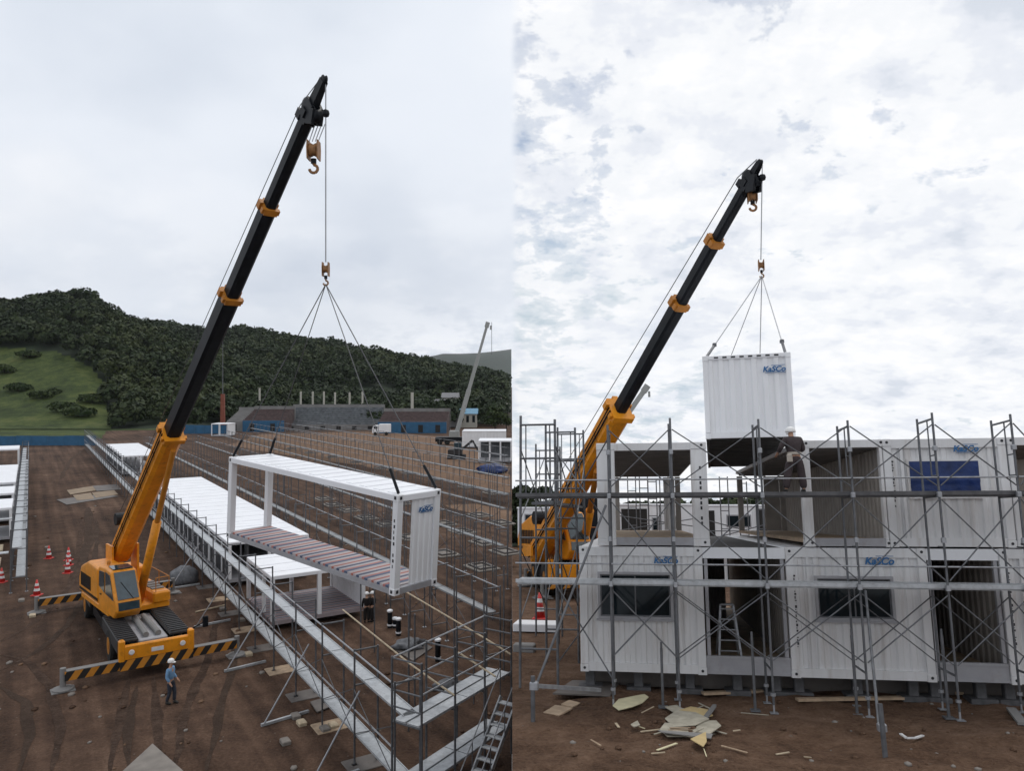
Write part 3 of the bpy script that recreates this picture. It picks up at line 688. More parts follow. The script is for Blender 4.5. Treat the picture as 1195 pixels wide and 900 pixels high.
# tyre tracks pressed into the soil: thin ribbons of churned and dried earth
def ribbon(name, pix, width, z, m, seed):
    P_ = [wat(*p) for p in pix]; pts = []
    for a, b in zip(P_[:-1], P_[1:]):
        n = max(2, int((b-a).length/.8))
        pts += [a.lerp(b, i/n) for i in range(n)]
    pts.append(P_[-1]); vs = []
    for i, p in enumerate(pts):
        d = (pts[min(i+1,len(pts)-1)]-pts[max(i-1,0)]).normalized(); sd_ = Vector((-d.y,d.x,0))
        e = max(0, min(1, i/4, (len(pts)-1-i)/4))
        for s_ in (-1,1):
            w = width*.36*(.25+.75*e)*(1+.5*noise.noise(Vector((i*.37,seed*3+s_,0))))+.12*noise.noise(Vector((i*1.3,seed,s_)))
            q = p+sd_*(s_*w+.25*noise.noise(Vector((i*.12,seed,5)))); vs.append((min(q.x,E0-.01), q.y, z))
    mb = MB().add(vs, [(2*i,2*i+1,2*i+3,2*i+2) for i in range(len(pts)-1)])
    props(link(name, mb.mesh(name, m)), kind='structure')
for k, (pix, w, m) in enumerate([
    ([(128,905),(136,860),(146,815),(150,790)],.55,'rut'),([(188,905),(186,860),(182,815),(178,790)],.55,'rut'),
    ([(150,905),(155,850),(160,800)],.5,'lane'),([(205,905),(214,860),(228,800),(250,740),(262,700)],.5,'rut'),([(240,905),(252,850),(270,780),(276,720)],.45,'lane'),
    ([(-5,752),(30,735),(62,708),(84,676),(92,640),(96,606)],.55,'rut'),([(-5,786),(40,762),(80,728),(104,690),(112,650),(112,606)],.5,'lane'),
    ([(98,660),(104,620),(103,592)],1.0,'lane'),([(60,900),(70,850),(58,800),(30,770),(-5,764)],.5,'rut'),([(20,905),(34,860),(30,820),(-5,800)],.6,'lane'),
    ([(70,560),(84,535),(100,524)],.8,'lane'),([(128,566),(122,540),(112,522)],.8,'rut')]):
    ribbon('tyre_track', pix, w, .004+.001*k, M[m], k+1)
# ---- hills
def interp(tab, x):
    if x <= tab[0][0]: return tab[0][1]
    for (a, b), (c, d) in zip(tab, tab[1:]):
        if x <= c: return b+(d-b)*(x-a)/(c-a)
    return tab[-1][1]
RIDGE1 = [(-600,395),(-300,372),(0,365),(40,360),(85,356),(110,364),(150,388),(200,405),(260,428),(330,452),(400,468),(470,476),(596,478)]
RIDGE2 = [(-600,430),(60,400),(115,374),(160,384),(200,391),(250,401),(290,396),(330,405),(400,416),(450,424),(500,434),(560,444),(596,448)]
def hill_pt(tab, Z0, Z1, px, f):
    Z = Z0+(Z1-Z0)*f; y = interp(tab, px); top = max(3, EYE.z+(CY-y)/F*Z1)
    h = top*(3*f*f-2*f**3)**.85 if f < 1 else top*(1-(f-1)*.5)
    x = (px-CX)/F*Z
    h *= 1+.16*noise.noise(Vector((x*.012, Z*.012, 3)))*min(1,f*2)*(1 if f < .9 else .3)
    return (x, Z, h-.3)
def hill(name, tab, Z0, Z1, m, cols=90, rows=26):
    mb = MB(); vs = []; fs = []
    pxs = [-600+(596.8+600)*i/cols for i in range(cols+1)]; fr = [1.35*j/rows for j in range(rows+1)]
    for f in fr:
        for p in pxs:
            q = hill_pt(tab, Z0, Z1, p, f); vs.append((min(q[0],E0), q[1], q[2]))
    w = cols+1
    for j in range(rows):
        for i in range(cols): fs.append((j*w+i, j*w+i+1, (j+1)*w+i+1, (j+1)*w+i))
    mb.add(vs, fs); o = link(name, mb.mesh(name, m)); smooth(o); return props(o, kind='structure')
hill('hill', RIDGE1, 224, 430, M['scrub'])
hill('far_hill', RIDGE2, 330, 640, M['scrub'])
FAR = [(-600,440),(380,436),(470,424),(500,416),(520,412),(550,414),(575,409),(597,407)]
hill('mountain', FAR, 3800, 4700, M['scrub'], 60, 8)
def pix_of(q): return (CX+q[0]/q[1]*F, CY-(q[2]-EYE.z)/q[1]*F)
def in_meadow(px, py):
    w = 10*noise.noise(Vector((px*.03, py*.05, 0)))
    return px < 112+w+(py-440)*.32 - max(0, (430-py))*2.2 and py > 408+w*.7 and px < 128
# meadow on the near slope: a grass sheet over part of the hill
mb = MB()
cell = {}
nx, ny = 84, 46
for j in range(ny+1):
    for i in range(nx+1):
        px = -300+(440)*i/nx; f = .62*j/ny
        q = hill_pt(RIDGE1, 224, 430, px, f); cell[i,j] = (q[0], q[1], q[2]+.55)
for j in range(ny):
    for i in range(nx):
        c = [cell[i,j],cell[i+1,j],cell[i+1,j+1],cell[i,j+1]]; p = pix_of(c[0])
        if in_meadow(*p): mb.add(c, [(0,1,2,3)])
smooth(props(link('meadow', mb.mesh('meadow', M['grass'])), kind='structure'))
# woodland
cs, rs = [], []
def scatter(tab, Z0, Z1, n, f0, f1, r0, r1, avoid=True):
    k = 0
    while k < n:
        px = random.uniform(-330, 594); f = f0+(f1-f0)*random.random()**.8
        q = hill_pt(tab, Z0, Z1, px, f); r = random.uniform(r0, r1)
        if q[0] > -r*1.0: k += .2; continue
        k += 1
        if avoid and in_meadow(*pix_of((q[0],q[1],q[2]))): continue
        cs.append((q[0], q[1], q[2]+r*random.uniform(.55,1.0))); rs.append(r)
scatter(RIDGE1, 224, 430, 3000, .02, 1.04, 1.9, 5.2)
scatter(RIDGE2, 330, 640, 2600, .30, 1.03, 4.0, 7.0, False)
tint = [min(1,max(0,.42+.5*noise.noise(Vector(c)*.012)*1.3+random.uniform(-.38,.38))) for c in cs]
props(leaf_object('woodland', cs, rs, .95, 200, M['leaf'], size=.12, tint=tint), 'dense dark green forest covering the hills behind the valley site', 'forest', kind='stuff')
# shrubs on the meadow
for i, (px, f, r) in enumerate([(34,.40,4.2),(22,.24,3.8),(48,.20,3.6),(92,.10,4.6),(76,.13,4.2),(62,.22,2.6),(6,.33,4),(108,.18,4)]):
    q = hill_pt(RIDGE1, 224, 430, px, f); mm = Matrix.Translation(Vector(q)+Vector((0,0,.3)))
    T = Thing('shrub', ['round dark shrub highest on the green meadow','broad low shrub halfway up the meadow','dark shrub beside the broad one on the meadow','long clipped shrub at the meadow foot near the trees','long dark shrub left of the meadow foot','smallest round shrub in the middle of the meadow','dark shrub at the meadow\'s left edge','bushy shrub against the forest edge of the meadow'][i], 'shrub', mm, (0,0,0), 'shrubs on the meadow')
    o = leaf_object('foliage', [(-r*.5,0,r*.35),(r*.45,.3,r*.3),(0,0,r*.5)], [r*.8,r*.75,r*.7], .6, 170, M['leafb'], size=.13); o.parent = T.root
    T.part('stem', MB().tube((0,0,-.5),(0,0,r*.5),.15,6), M['bark'])

# ---- blue hoarding fences, mast, stadium, far buildings
def fence(label, x0, x1, y, Z, h, panels):
    a, b = (x0-CX)/F*Z, (x1-CX)/F*Z
    T = Thing('hoarding_fence', label, 'fence', MW, (a, Z, 0))
    for i in range(panels):
        u, v = a+(b-a)*i/panels, a+(b-a)*(i+1)/panels
        T.part('fence_panel', MB().box(u+.02, v-.02, Z-.03, Z+.03, .05, h*(1-.02*((i*7)%3))), M['bluefence'])
        T.part('fence_post', MB().tube((u,Z+.09,0),(u,Z+.09,h),.05,6), M['galvd'])
fence('long blue hoarding fence in front of the green meadow', -150, 112, 0, 165, 2.15, 14)
fence('blue hoarding fence between crane boom and red stand', 186, 268, 0, 205, 2.4, 8)
T = Thing('radio_mast', 'rust red lattice tower base with thin tall mast on top', 'mast', MW, wz(260,502,207))
c = T.o; T.part('tower', MB().beam((c.x,c.y,0),(c.x,c.y,10.6),1.1,1.1,(0,1,0),.85,.85), M['redpaint']); T.part('mast_pole', MB().tube((c.x,c.y,10.6),(c.x,c.y,25.5),.14,8,.07), M['galvd'])
T = Thing('lamp_post', 'slim grey lamp post left of the red mast', 'lamp post', MW, wz(217,500,212)); c = T.o
T.part('pole', MB().tube((c.x,c.y,0),(c.x,c.y,8.5),.13,8,.08), M['galvd']); T.part('lamp_head', MB().bbox(c.x-.5,c.x+.1,c.y-.15,c.y+.15,8.5,8.7,.04), M['galvd'])

def stand(label, x0, x1, Z, seat, top, wallh, dark):
    a, b = (x0-CX)/F*Z, (x1-CX)/F*Z
    T = Thing('grandstand', label, 'grandstand', MW, ((a+b)/2, Z, 0), 'stadium stands beyond the site')
    T.part('front_wall', MB().box(a, b, Z, Z+.5, 0, wallh), M['bluefence'] if dark else M['conc2'])
    n = 9; pf = [(Z+.5, 0), (Z+.5, wallh)]
    for i in range(n): z = wallh+(top-wallh)*(i+1)/n; pf += [(Z+.6+i*1.1, z), (Z+.6+(i+1)*1.1, z)]
    pf += [(Z+.6+n*1.1, 0)]
    T.part('seating', MB().prism(pf, a+.05, b-.05), M[seat])
    T.part('parapet', MB().box(a-.2, b+.2, Z+.6+n*1.1, Z+1.1+n*1.1, 0, top+.9), M['conc2'])
    m = int((b-a)/4)
    for i in range(m):
        x = a+(b-a)*(i+.35)/m; T.part('wall_opening', MB().box(x, x+1.3, Z-.03, Z-.005, .2, wallh*.75), M['dark'])
stand('low pale concrete bank left of the red seats', 264, 283, 216, 'conc2', 5.6, 2.8, False)
stand('short bank of faded red seats above a blue wall beside the red mast', 283, 331, 214, 'redseat', 6.0, 3.1, True)
stand('long curved bank of grey seats between two red stands', 331, 441, 222, 'greyseat', 6.3, 1.6, False)
stand('long bank of faded red seats above a bright blue wall', 441, 521, 208, 'redseat', 5.5, 3.0, True)
for i, (px, y1, Zp) in enumerate([(303,453,238),(351,457,240),(365,457,240),(378,457,240),(391,458,240),(408,458,240),(423,457,240),(481,458,226)]):
    p = wz(px, 480, Zp); solo('floodlight_pole', 'tall pale pole rising behind the stadium seats' if i not in (0,7) else ('pale pole behind the short red stand' if i == 0 else 'thickest pale pole behind the long red stand'), 'pole', MW, (p.x,p.y,0), MB().tube((p.x,p.y,0),(p.x,p.y,EYE.z-(y1-CY)/F*Zp),(.42 if i == 7 else .30),8), M['wallc'], 'poles behind the stadium')
def house(label, x0, x1, Z, z0, z1, roofm, wallm, rh=1.4, wins=3):
    a, b = (x0-CX)/F*Z, (x1-CX)/F*Z
    T = Thing('house', label, 'house', MW, ((a+b)/2, Z, 0), 'houses beyond the stadium')
    w = T.part('wall', MB().box(a, b, Z, Z+6, 0, z1), M[wallm])
    T.part('roof', MB().prism([(Z-.5,z1),(Z+6.5,z1),(Z+3,z1+rh)], a-.4, b+.4), M[roofm])
    for i in range(wins):
        x = a+(b-a)*(i+.3)/wins; T.part('window', MB().box(x, x+(b-a)/wins*.45, Z-.04, Z-.005, z0+.6, z1-.5), M['glass'])
house('small white house with grey tiled roof at the forest foot', 508, 521, 262, 3, 6.6, 'roofg', 'wallc', 1.6, 2)
house('cream house with pale gabled roof above the other houses', 516, 534, 275, 4, 8.6, 'roofg', 'wallc', 1.7, 3)
house('low white house with long windows below the cream one', 521, 540, 240, 1, 4.6, 'roofg', 'white', 1, 3)
house('blue roofed shed right of the white houses', 535, 556, 236, 1, 4.2, 'bluetin', 'wallc', 1.6, 3)
p0, p1 = wz(531,480,300), wz(596,480,300)
T = Thing('concrete_building', 'long flat concrete building with tall piers behind the houses', 'building', MW, ((p0.x+p1.x)/2, 300, 0))
T.part('wall', MB().box(p0.x, p1.x-.2, 300, 312, 0, 5.6), M['concrete'])
for px in (531,552,579): 
    q = wz(px,470,299.5); T.part('pier', MB().box(q.x-.1,q.x+2.2,299,300.5,0,8.2 if px != 552 else 7.4), M['concrete'])
for px in (540,560,566,586): 
    q = wz(px,480,299.5); T.part('window', MB().box(q.x,q.x+1.6,299.9,299.995,2.5,5.2), M['glass'])
def bushy_tree(label, px, Z, r, h, frame=MW, pos=None, m='leafb', tag_group=None):
    q = pos or wz(px, 500, Z); T = Thing('tree', label, 'tree', frame, (q[0],q[1],pos[2] if pos else 0), tag_group)
    z0 = pos[2] if pos else 0
    T.part('trunk', MB().tube((q[0],q[1],z0),(q[0],q[1],z0+h*.7),r*.09,8,r*.04), M['bark'])
    cc = [(random.uniform(-.5,.5)*r, random.uniform(-.5,.5)*r, h*.35+random.uniform(0,.5)*h) for _ in range(9)]
    o = leaf_object('crown', cc, [r*random.uniform(.42,.62) for _ in cc], .9, 130, M[m], size=.15); o.parent = T.root
bushy_tree('rounded olive green tree in front of the concrete building', 578, 207, 3.6, 7.2)
bushy_tree('dark low tree right of the olive tree', 591, 215, 2.3, 5)

# ---- second crane far off
b = wz(531,512,168); t = wz(569.5,376,168)
T = Thing('distant_crane', 'distant pale grey telescopic crane raised beside white cabins', 'crane', MW, (b.x,b.y,0))
dd = t-b
for a, c, w in ((0,.42,.95),(.42,.72,.75),(.72,.97,.55)): T.part('boom_section', MB().beam(b+dd*a, b+dd*c, w, w, (0,1,0)), M['greyboom'])
T.part('boom_head', MB().beam(b+dd*.955, t, .9, .8, (0,1,0)).cbox(t+Vector((.6,0,-1.2)),(.35,.35,.9)), M['greyboom'])
T.part('carrier', MB().bbox(b.x-4.2,b.x+4.5,b.y-1.3,b.y+1.3,.7,1.7,.1), M['black']); T.part('cab', MB().bbox(b.x-1.2,b.x+1,b.y-1.3,b.y+.4,1.7,3.1,.15), M['greyboom'])
for x in (-3.2,-1.6,1.8,3.4): T.part('wheel', MB().lathe([(.3,-.2),(.55,-.2),(.6,0),(.55,.2),(.3,.2)], (b.x+x,b.y-1.25,.6), 14, 'y'), M['rubber'])
rope('hoist_rope', 'thin rope with weight hanging from the distant grey crane', MW, t+Vector((.8,0,0)), t+Vector((.8,0,-7)), .05, M['rope'])

def open_cabin(label, frame, x0, x1, y0, y1, z0, z1, roof, group, panels=(), np_=2, name='container_unit', floor='beam', post=.2, back=None):
    """open-sided container: roof, floor, corner and middle posts, closed where panels says"""
    T = Thing(name, label, 'container', frame, ((x0+x1)/2,(y0+y1)/2,z0), group)
    T.part('roof', MB().bbox(x0,x1,y0,y1,z1-.20,z1,.03), M[roof]); T.part('floor', MB().box(x0+.03,x1-.03,y0+.03,y1-.03,z0,z0+.22), M[floor])
    for i in range(np_+1):
        x = x0+post/2+(x1-x0-post)*i/np_
        for y in (y0+post/2, y1-post/2): T.part('post', MB().cbox((x,y,(z0+z1)/2-.0),(post,post,z1-z0-.42)), M['white'])
    for side, m in panels:
        if side == 'x0': mb = MB().corr(y0+post, y1-post, z0+.22, z1-.2, x0+.06, .04, .3, 'y')
        if side == 'x1': mb = MB().corr(y0+post, y1-post, z0+.22, z1-.2, x1-.12, .04, .3, 'y')
        if side == 'y0': mb = MB().corr(x0+post, x1-post, z0+.22, z1-.2, y0+.06, .04, .3, 'x')
        if side == 'y1': mb = MB().corr(x0+post, x1-post, z0+.22, z1-.2, y1-.12, .04, .3, 'x')
        T.part('wall_panel', mb, M[m])
    return T
q = wz(559,500,131); open_cabin('white cabin with open posts at the right beside the distant crane', MW, q.x, E0-.05, 128, 134, .2, 3.75, 'roofw', 'white cabins by the distant crane', [('y1','greyseat')], 3)
q = wz(540,500,160); open_cabin('long white cabin behind the open posted one', MW, q.x, q.x+9, 158, 164, .2, 3.6, 'roofw', 'white cabins by the distant crane', [('y1','greyseat'),('y0','white')], 4)
q = wz(250,500,196); open_cabin('small white cabin frame standing alone before the blue wall', MW, q.x, q.x+4.3, 194, 199, .1, 3.3, 'roofw', None, [('x1','white')], 2)
# parked truck and machines
q = wz(435,500,200)
T = Thing('parked_truck', 'small white truck parked below the long red stand', 'truck', MW, (q.x,q.y,0))
T.part('cab', MB().prism([(q.x,.6),(q.x+1.6,.6),(q.x+1.6,2.6),(q.x+.5,2.6),(q.x,1.7)], q.y-1, q.y+1, 'y'), M['white']); T.part('windscreen', MB().box(q.x+.45,q.x+1.4,q.y-1.03,q.y-1.005,1.7,2.3), M['glass'])
T.part('cargo_box', MB().bbox(q.x+1.75,q.x+4.6,q.y-1.05,q.y+1.05,.8,2.9,.05), M['white'])
for x in (.8,3.7): T.part('wheel', MB().lathe([(.2,-.12),(.45,-.12),(.45,.12),(.2,.12)], (q.x+x,q.y-1,.45), 12, 'y'), M['rubber'])
q = wz(533,540,136)
T = Thing('excavator', 'small dark green excavator working on the orange soil', 'excavator', MW, (q.x,q.y,0))
T.part('track', MB().bbox(q.x-1.6,q.x+1.6,q.y-1.2,q.y-.6,0,.7,.15), M['black']); T.part('track', MB().bbox(q.x-1.6,q.x+1.6,q.y+.6,q.y+1.2,0,.7,.15), M['black'])
T.part('body', MB().bbox(q.x-1.5,q.x+1.0,q.y-1.1,q.y+1.1,.8,1.7,.15), M['deck']); T.part('cab', MB().bbox(q.x-.4,q.x+.9,q.y-1.1,q.y-.1,1.7,2.9,.1), M['blueglass'])
T.part('arm', MB().beam((q.x+.8,q.y,1.5),(q.x+2.8,q.y,3.2),.3,.4).beam((q.x+2.8,q.y,3.2),(q.x+4,q.y,1.0),.25,.3), M['deck'])
q = lat(574,552); blob('tarpaulin_heap', 'crumpled blue tarpaulin heap at the far right of the orange soil', 'tarpaulin', ML, q, 1.6, M['tarp'], (1.4,1.2,.6), .4, 4)

# ---- galleries of scaffolding along the rows
GH = 3.95
def frame_mb(far=False, h=GH):
    mb = MB(); n = 5 if far else 7
    for x in (-.42, .42): mb.tube((x,0,0),(x,0,h),.036,n)
    for z in (.95, 2.72, h-.05): mb.tube((-.42,0,z),(.42,0,z),.03,n)
    return mb
def near_frame():
    T = Thing('frame_scaffold', 'x', 'scaffold frame', ML, (0,0,0))
    for x in (-.42,.42):
        T.part('post', MB().tube((x,0,.04),(x,0,GH),.036,8), M['galvd']); T.part('base_plate', MB().box(x-.09,x+.09,-.09,.09,0,.035), M['galv'])
    for z in (.95, 2.72, GH-.05): T.part('crossbar', MB().tube((-.40,0,z),(.40,0,z),.03,7), M['galvd'])
    return T.root
PROTO = near_frame(); first = [True]
FAR_FRAME = frame_mb(True).mesh('frame_scaffold', M['galvd'])
def place_frame(t, s, label, group, near):
    mtx = ML @ Matrix.Translation((t,s,0))
    if near:
        if first[0]: first[0] = False; PROTO.matrix_basis = mtx; PROTO['label'] = label; PROTO['group'] = group; return PROTO
        return dup(PROTO, mtx, label, group)
    return props(link('frame_scaffold', FAR_FRAME, mtx), label, 'scaffold frame', group)
PL = {}
def plank_mesh(L, w=.5):
    k = (L,w)
    if k not in PL:
        mb = MB().box(-w/2,w/2,.03,L-.03,-.025,.025)
        for x in (-w/2, w/2-.03): mb.box(x,x+.03,.03,L-.03,.0255,.05)
        PL[k] = mb.mesh('walkway_plank', M['plank' if L < 4 else 'farplank'])
    return PL[k]
RL = {}
def rail_mesh(L):
    if L not in RL: RL[L] = MB().tube((0,0.02,0),(0,L-.02,0),.028,6).mesh('guard_rail', M['galv'])
    return RL[L]
BR = {}
def brace_mesh(L, h):
    if (L,h) not in BR: BR[L,h] = MB().tube((-.035,.05,0),(-.035,L-.05,h),.016,5).tube((.035,.05,h),(.035,L-.05,0),.016,5).mesh('cross_brace', M['galvd'])
    return BR[L,h]
def gallery(t, s0, s1, step, where, levels, rails, near_to=58, brace=True, pk=1, pw=.5):
    n = int((s1-s0)/step)
    for i in range(n+1):
        s = s0+i*step; place_frame(t, s, f'galvanised scaffold frame of the walkway {where}', f'scaffold frames {where}', s < near_to)
        if i == n: break
        for z, off in (levels if i % pk == 0 else []): props(link('walkway_plank', plank_mesh(step*pk, pw), ML @ Matrix.Translation((t+off,s,z))), f'{"upper" if z > 2 else "lower"} steel walkway plank {where}', 'walkway plank', f'{"upper" if z > 2 else "lower"} planks {where}')
        if brace and s < 70: props(link('cross_brace', brace_mesh(step, 1.5), ML @ Matrix.Translation((t-.42,s,1.1))), f'thin crossed brace of the walkway {where}', 'cross brace', f'braces {where}')
    m = n//2
    for i in range(m):
        for z, off in rails: props(link('guard_rail', rail_mesh(step*2), ML @ Matrix.Translation((t+off,s0+i*step*2,z))), f'{"top" if z > 3 else "lower"} guard rail {where}', 'guard rail', f'guard rails {where}')
gallery(9.75, 21.6, 178, 3.4, 'along the row of white roofs', [(1.0,-.12),(2.8,.12)], [(3.85,-.42),(1.9,-.42)])
gallery(17.4, 29.5, 150, 2.6, 'behind the row of white roofs', [(2.8,0)], [(3.85,.42)], 58, True, 2, .42)
gallery(25.2, 41.5, 150, 2.8, 'in front of the empty foundation pads', [(2.8,0)], [(3.85,.42)], 50, True, 2, .34)
gallery(33.0, 54.0, 160, 3.0, 'behind the foundation pads', [(2.8,0)], [(3.85,.42)], 50, True, 2, .34)
gallery(44.4, 72, 190, 3.4, 'of the long silvery row', [(2.8,0),(1.0,0)], [(3.85,.42),(1.9,.42)], 50, False, 2, .5)
gallery(51.5, 84, 190, 4.4, 'behind the long silvery row', [(2.8,0)], [(3.85,.42)], 50, False, 2, .34)
gallery(58.5, 95, 200, 5.2, 'nearest the stadium', [(2.8,0)], [(3.85,.42)], 50, False, 2, .34)
gallery(-.6, 57, 150, 3.6, 'at the left edge beside the soil road', [(1.0,.1),(2.8,-.1)], [(3.85,.42),(1.9,.42)], 66)

# cross walkway at the near end of the row
a, b_ = wat(489,850,2.8), wat(596,786,2.8); dirx = (b_-a).normalized(); Lx = (b_-a).length
MX = basis(dirx, Vector((-dirx.y,dirx.x,0)), Vector((0,0,1)), (a.x,a.y,0))
for lev, nm in ((2.8,'upper'),(.95,'lower')):
    for k, w0 in enumerate((0.0,.52)):
        for j in range(2):
            L2 = Lx/2
            solo('walkway_plank', f'{nm} bright steel plank of the cross walkway at the row end', 'walkway plank', MX, (j*L2,w0,lev), MB().box(j*L2+.02,(j+1)*L2-.02,w0,w0+.48,lev-.025,lev+.025).box(j*L2+.02,(j+1)*L2-.02,w0,w0+.03,lev+.0255,lev+.05), M['plank'], f'{nm} planks of the cross walkway')
for j in range(4):
    x = .05+j*(Lx-.1)/3
    T = Thing('frame_scaffold', 'scaffold frame with ladder rungs at the cross walkway of the row end', 'scaffold frame', MX, (x,.5,0), 'frames of the cross walkway')
    for y in (-.06, 1.08): T.part('post', MB().tube((x,y,0),(x,y,4.7),.036,8), M['galvd'])
    for z in (.9,2.73,3.2,3.7,4.2,4.65): T.part('crossbar', MB().tube((x,-.04,z),(x,1.06,z),.026,6), M['galvd'])
    if j < 3:
        x2 = .05+(j+1)*(Lx-.1)/3
        for y, z in ((1.08,4.65),(1.08,3.75),(-.06,3.75)): solo('guard_rail', 'pale guard rail round the cross walkway at the row end', 'guard rail', MX, (x,y,z), MB().tube((x,y,z),(x2,y,z),.028,6), M['galv'], 'guard rails of the cross walkway')
# stair unit climbing in the lower right corner
q = wz(552,848,24.3); q = MX.inverted() @ Vector((q.x,q.y,0))
T = Thing('scaffold_stair', 'dense steel scaffold stair flight at the lower right corner', 'stair', MX, (q.x,q.y-.3,0))
x0, y0 = q.x-1.2, q.y-.9
for y in (y0, y0+.62): T.part('stringer', MB().beam((x0,y,.1),(x0+2.4,y,2.75),.05,.16), M['plank'])
for i in range(10): f = (i+.5)/10; T.part('tread', MB().box(x0+2.4*f-.11,x0+2.4*f+.11,y0+.03,y0+.59,.1+2.65*f-.015,.1+2.65*f+.015), M['plank'])
for y in (y0-.03, y0+.65):
    T.part('handrail', MB().tube((x0,y,1.0),(x0+2.4,y,3.65),.022,6), M['galv'])
    for i in range(4): f = i/3; T.part('baluster', MB().tube((x0+2.4*f,y,.1+2.65*f),(x0+2.4*f,y,1.0+2.65*f),.018,6), M['galvd'])
# loose uprights standing in the lower right of the yard
for i, (px, py, h) in enumerate([(421,742,3.9),(437,738,3.4),(530,765,4.9),(553,798,4.6),(477,830,4.4),(484,822,4.2),(568,812,5.2),(588,770,5.0),(575,700,4.6),(556,650,4.6),(592,660,5),(540,655,4.2)]):
    q = lat(px, py+24); solo('scaffold_pole', 'single upright scaffold pole standing in the empty yard', 'scaffold pole', ML, q, MB().tube((q.x,q.y,0),(q.x,q.y,h),.034,7), M['galvd'], 'upright poles in the yard')
# rails on the yard side (thin pale bars between the uprights)
for i, (p, r_, z) in enumerate([((400,712),(478,775),3.4),((478,775),(530,812),3.4),((535,762),(578,790),3.6),((472,690),(560,742),3.6),((560,742),(596,764),3.6)]):
    A, B = wat(*p, z), wat(*r_, z); B.x = min(B.x, E0-.02)
    solo('guard_rail', ['long thin pale rail across the yard from the hung container','short pale rail nearest the cross walkway','square-ended pale rail at the right of the yard','thin pale rail below the hung container\'s closed end','thin pale rail running off at the yard\'s right'][i], 'guard rail', MW, A, MB().tube(A, B, .03, 6), M['timber'])

# ---- raking struts, pads and timbers along the near gallery
for i, s in enumerate((24.5, 30.0, 36.5, 44, 53)):
    T = Thing('raking_strut', ['raking strut nearest the camera','second raking strut','third raking strut','fourth raking strut','farthest raking strut'][i]+' propping the walkway from the soil', 'strut', ML, (8.0,s,0), 'struts of the near walkway')
    T.part('strut_tube', MB().tube((7.5,s-.3,.08),(9.32,s,2.7),.032,7), M['galv']); T.part('foot_beam', MB().beam((7.4,s-.3,.06),(9.3,s,.06),.10,.10), M['plank'])
for i in range(10):
    s = 21.6+3.4*i*1.0
    solo('timber_pad', 'brown board pad under a foot of the near walkway', 'board', ML, (9.75,s,0), MB().bbox(9.0,10.5,s-.55,s+.45,.004,.035,.02), M['plate'] if i % 2 else M['ply'], 'pads under the near walkway')

# ---- container row under the white roofs
segs = [(40.9,46.3),(51.2,57.5),(57.6,63.9),(64.0,70.3),(70.4,76.7),(76.8,83.1),(83.2,89.6)]
lab = ['white roofed open container with striped floor at the near end of the row','white roofed container just beyond the gap in the row','third white roofed container along the walkway','white roofed container in the middle of the long roof strip','white roofed container past the middle of the roof strip','white roofed container next to last under the long strip','last white roofed container of the long strip']
for i, (a, c) in enumerate(segs):
    T = open_cabin(lab[i], ML, 10.7, 15.9, a, c, .3, 2.9, 'roofw', 'containers under the white roofs', [('x1','white')]+([('x0','darkpanel')] if i else []), 2, floor='floorstripe' if i == 0 else 'beam')  # dark side sheets stand in for shaded open sides
    for k in range(3): T.part('roof_rib', MB().box(10.75,15.85,a+(c-a)*(k+.5)/3-.05,a+(c-a)*(k+.5)/3+.05,2.9,2.925), M['roofw'])
    for k in range(2 if i else 1):
        y = a+(c-a)*(k+1)/3; T.part('mullion', MB().cbox((10.78,y,1.6),(.16,.22,2.0)), M['white'])
fl = [(122,128.5),(128.6,135),(135.2,141.5),(141.6,148)]
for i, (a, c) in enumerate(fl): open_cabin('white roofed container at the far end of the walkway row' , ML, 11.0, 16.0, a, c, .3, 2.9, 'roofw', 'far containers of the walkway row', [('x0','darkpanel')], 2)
# containers on the left edge
lf = [(75.4,81.4),(85.6,91.4),(95.2,101.0),(101.1,106.8),(107,116),(126,133)]
ll = ['nearest white container roof at the left edge','second white container roof from the near end at the left edge','wide grey white container roof at the left edge before the dark gap','white container roof adjoining the wide one at the left edge','white container roof beyond the wide ones at the left edge','tall white open frame farthest at the left edge by the blue fence']
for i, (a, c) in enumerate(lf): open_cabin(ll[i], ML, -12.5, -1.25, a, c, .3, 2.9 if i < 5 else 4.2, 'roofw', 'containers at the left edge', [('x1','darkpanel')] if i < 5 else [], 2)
for i, s in enumerate((69.5, 55.4)):
    solo('walkway_plank', ['far cross walkway plank over the timber pads at the left edge','near cross walkway plank at the left edge'][i], 'walkway plank', ML, (-6,s,2.8), MB().box(-12,-1.1,s,s+.55,2.77,2.83), M['plank'])
    for x in (-10,-6,-2): solo('scaffold_pole', 'short prop under a cross walkway plank at the left edge', 'scaffold pole', ML, (x,s+.27,0), MB().tube((x,s+.27,0),(x,s+.27,2.76),.035,7), M['galvd'], 'props at the left edge')
for i, s in enumerate((60.5, 66, 71.5, 51.5)):
    solo('ground_board', ['pale board pad second from the near end at the left edge','pale board pad in the middle of the left edge','pale board pad nearest the left container roofs','pale board pad nearest the camera at the left edge'][i], 'board', ML, (-4,s,0), MB().bbox(-10,-1.8,s,s+2.6,.004,.16,.03), M['timber'])

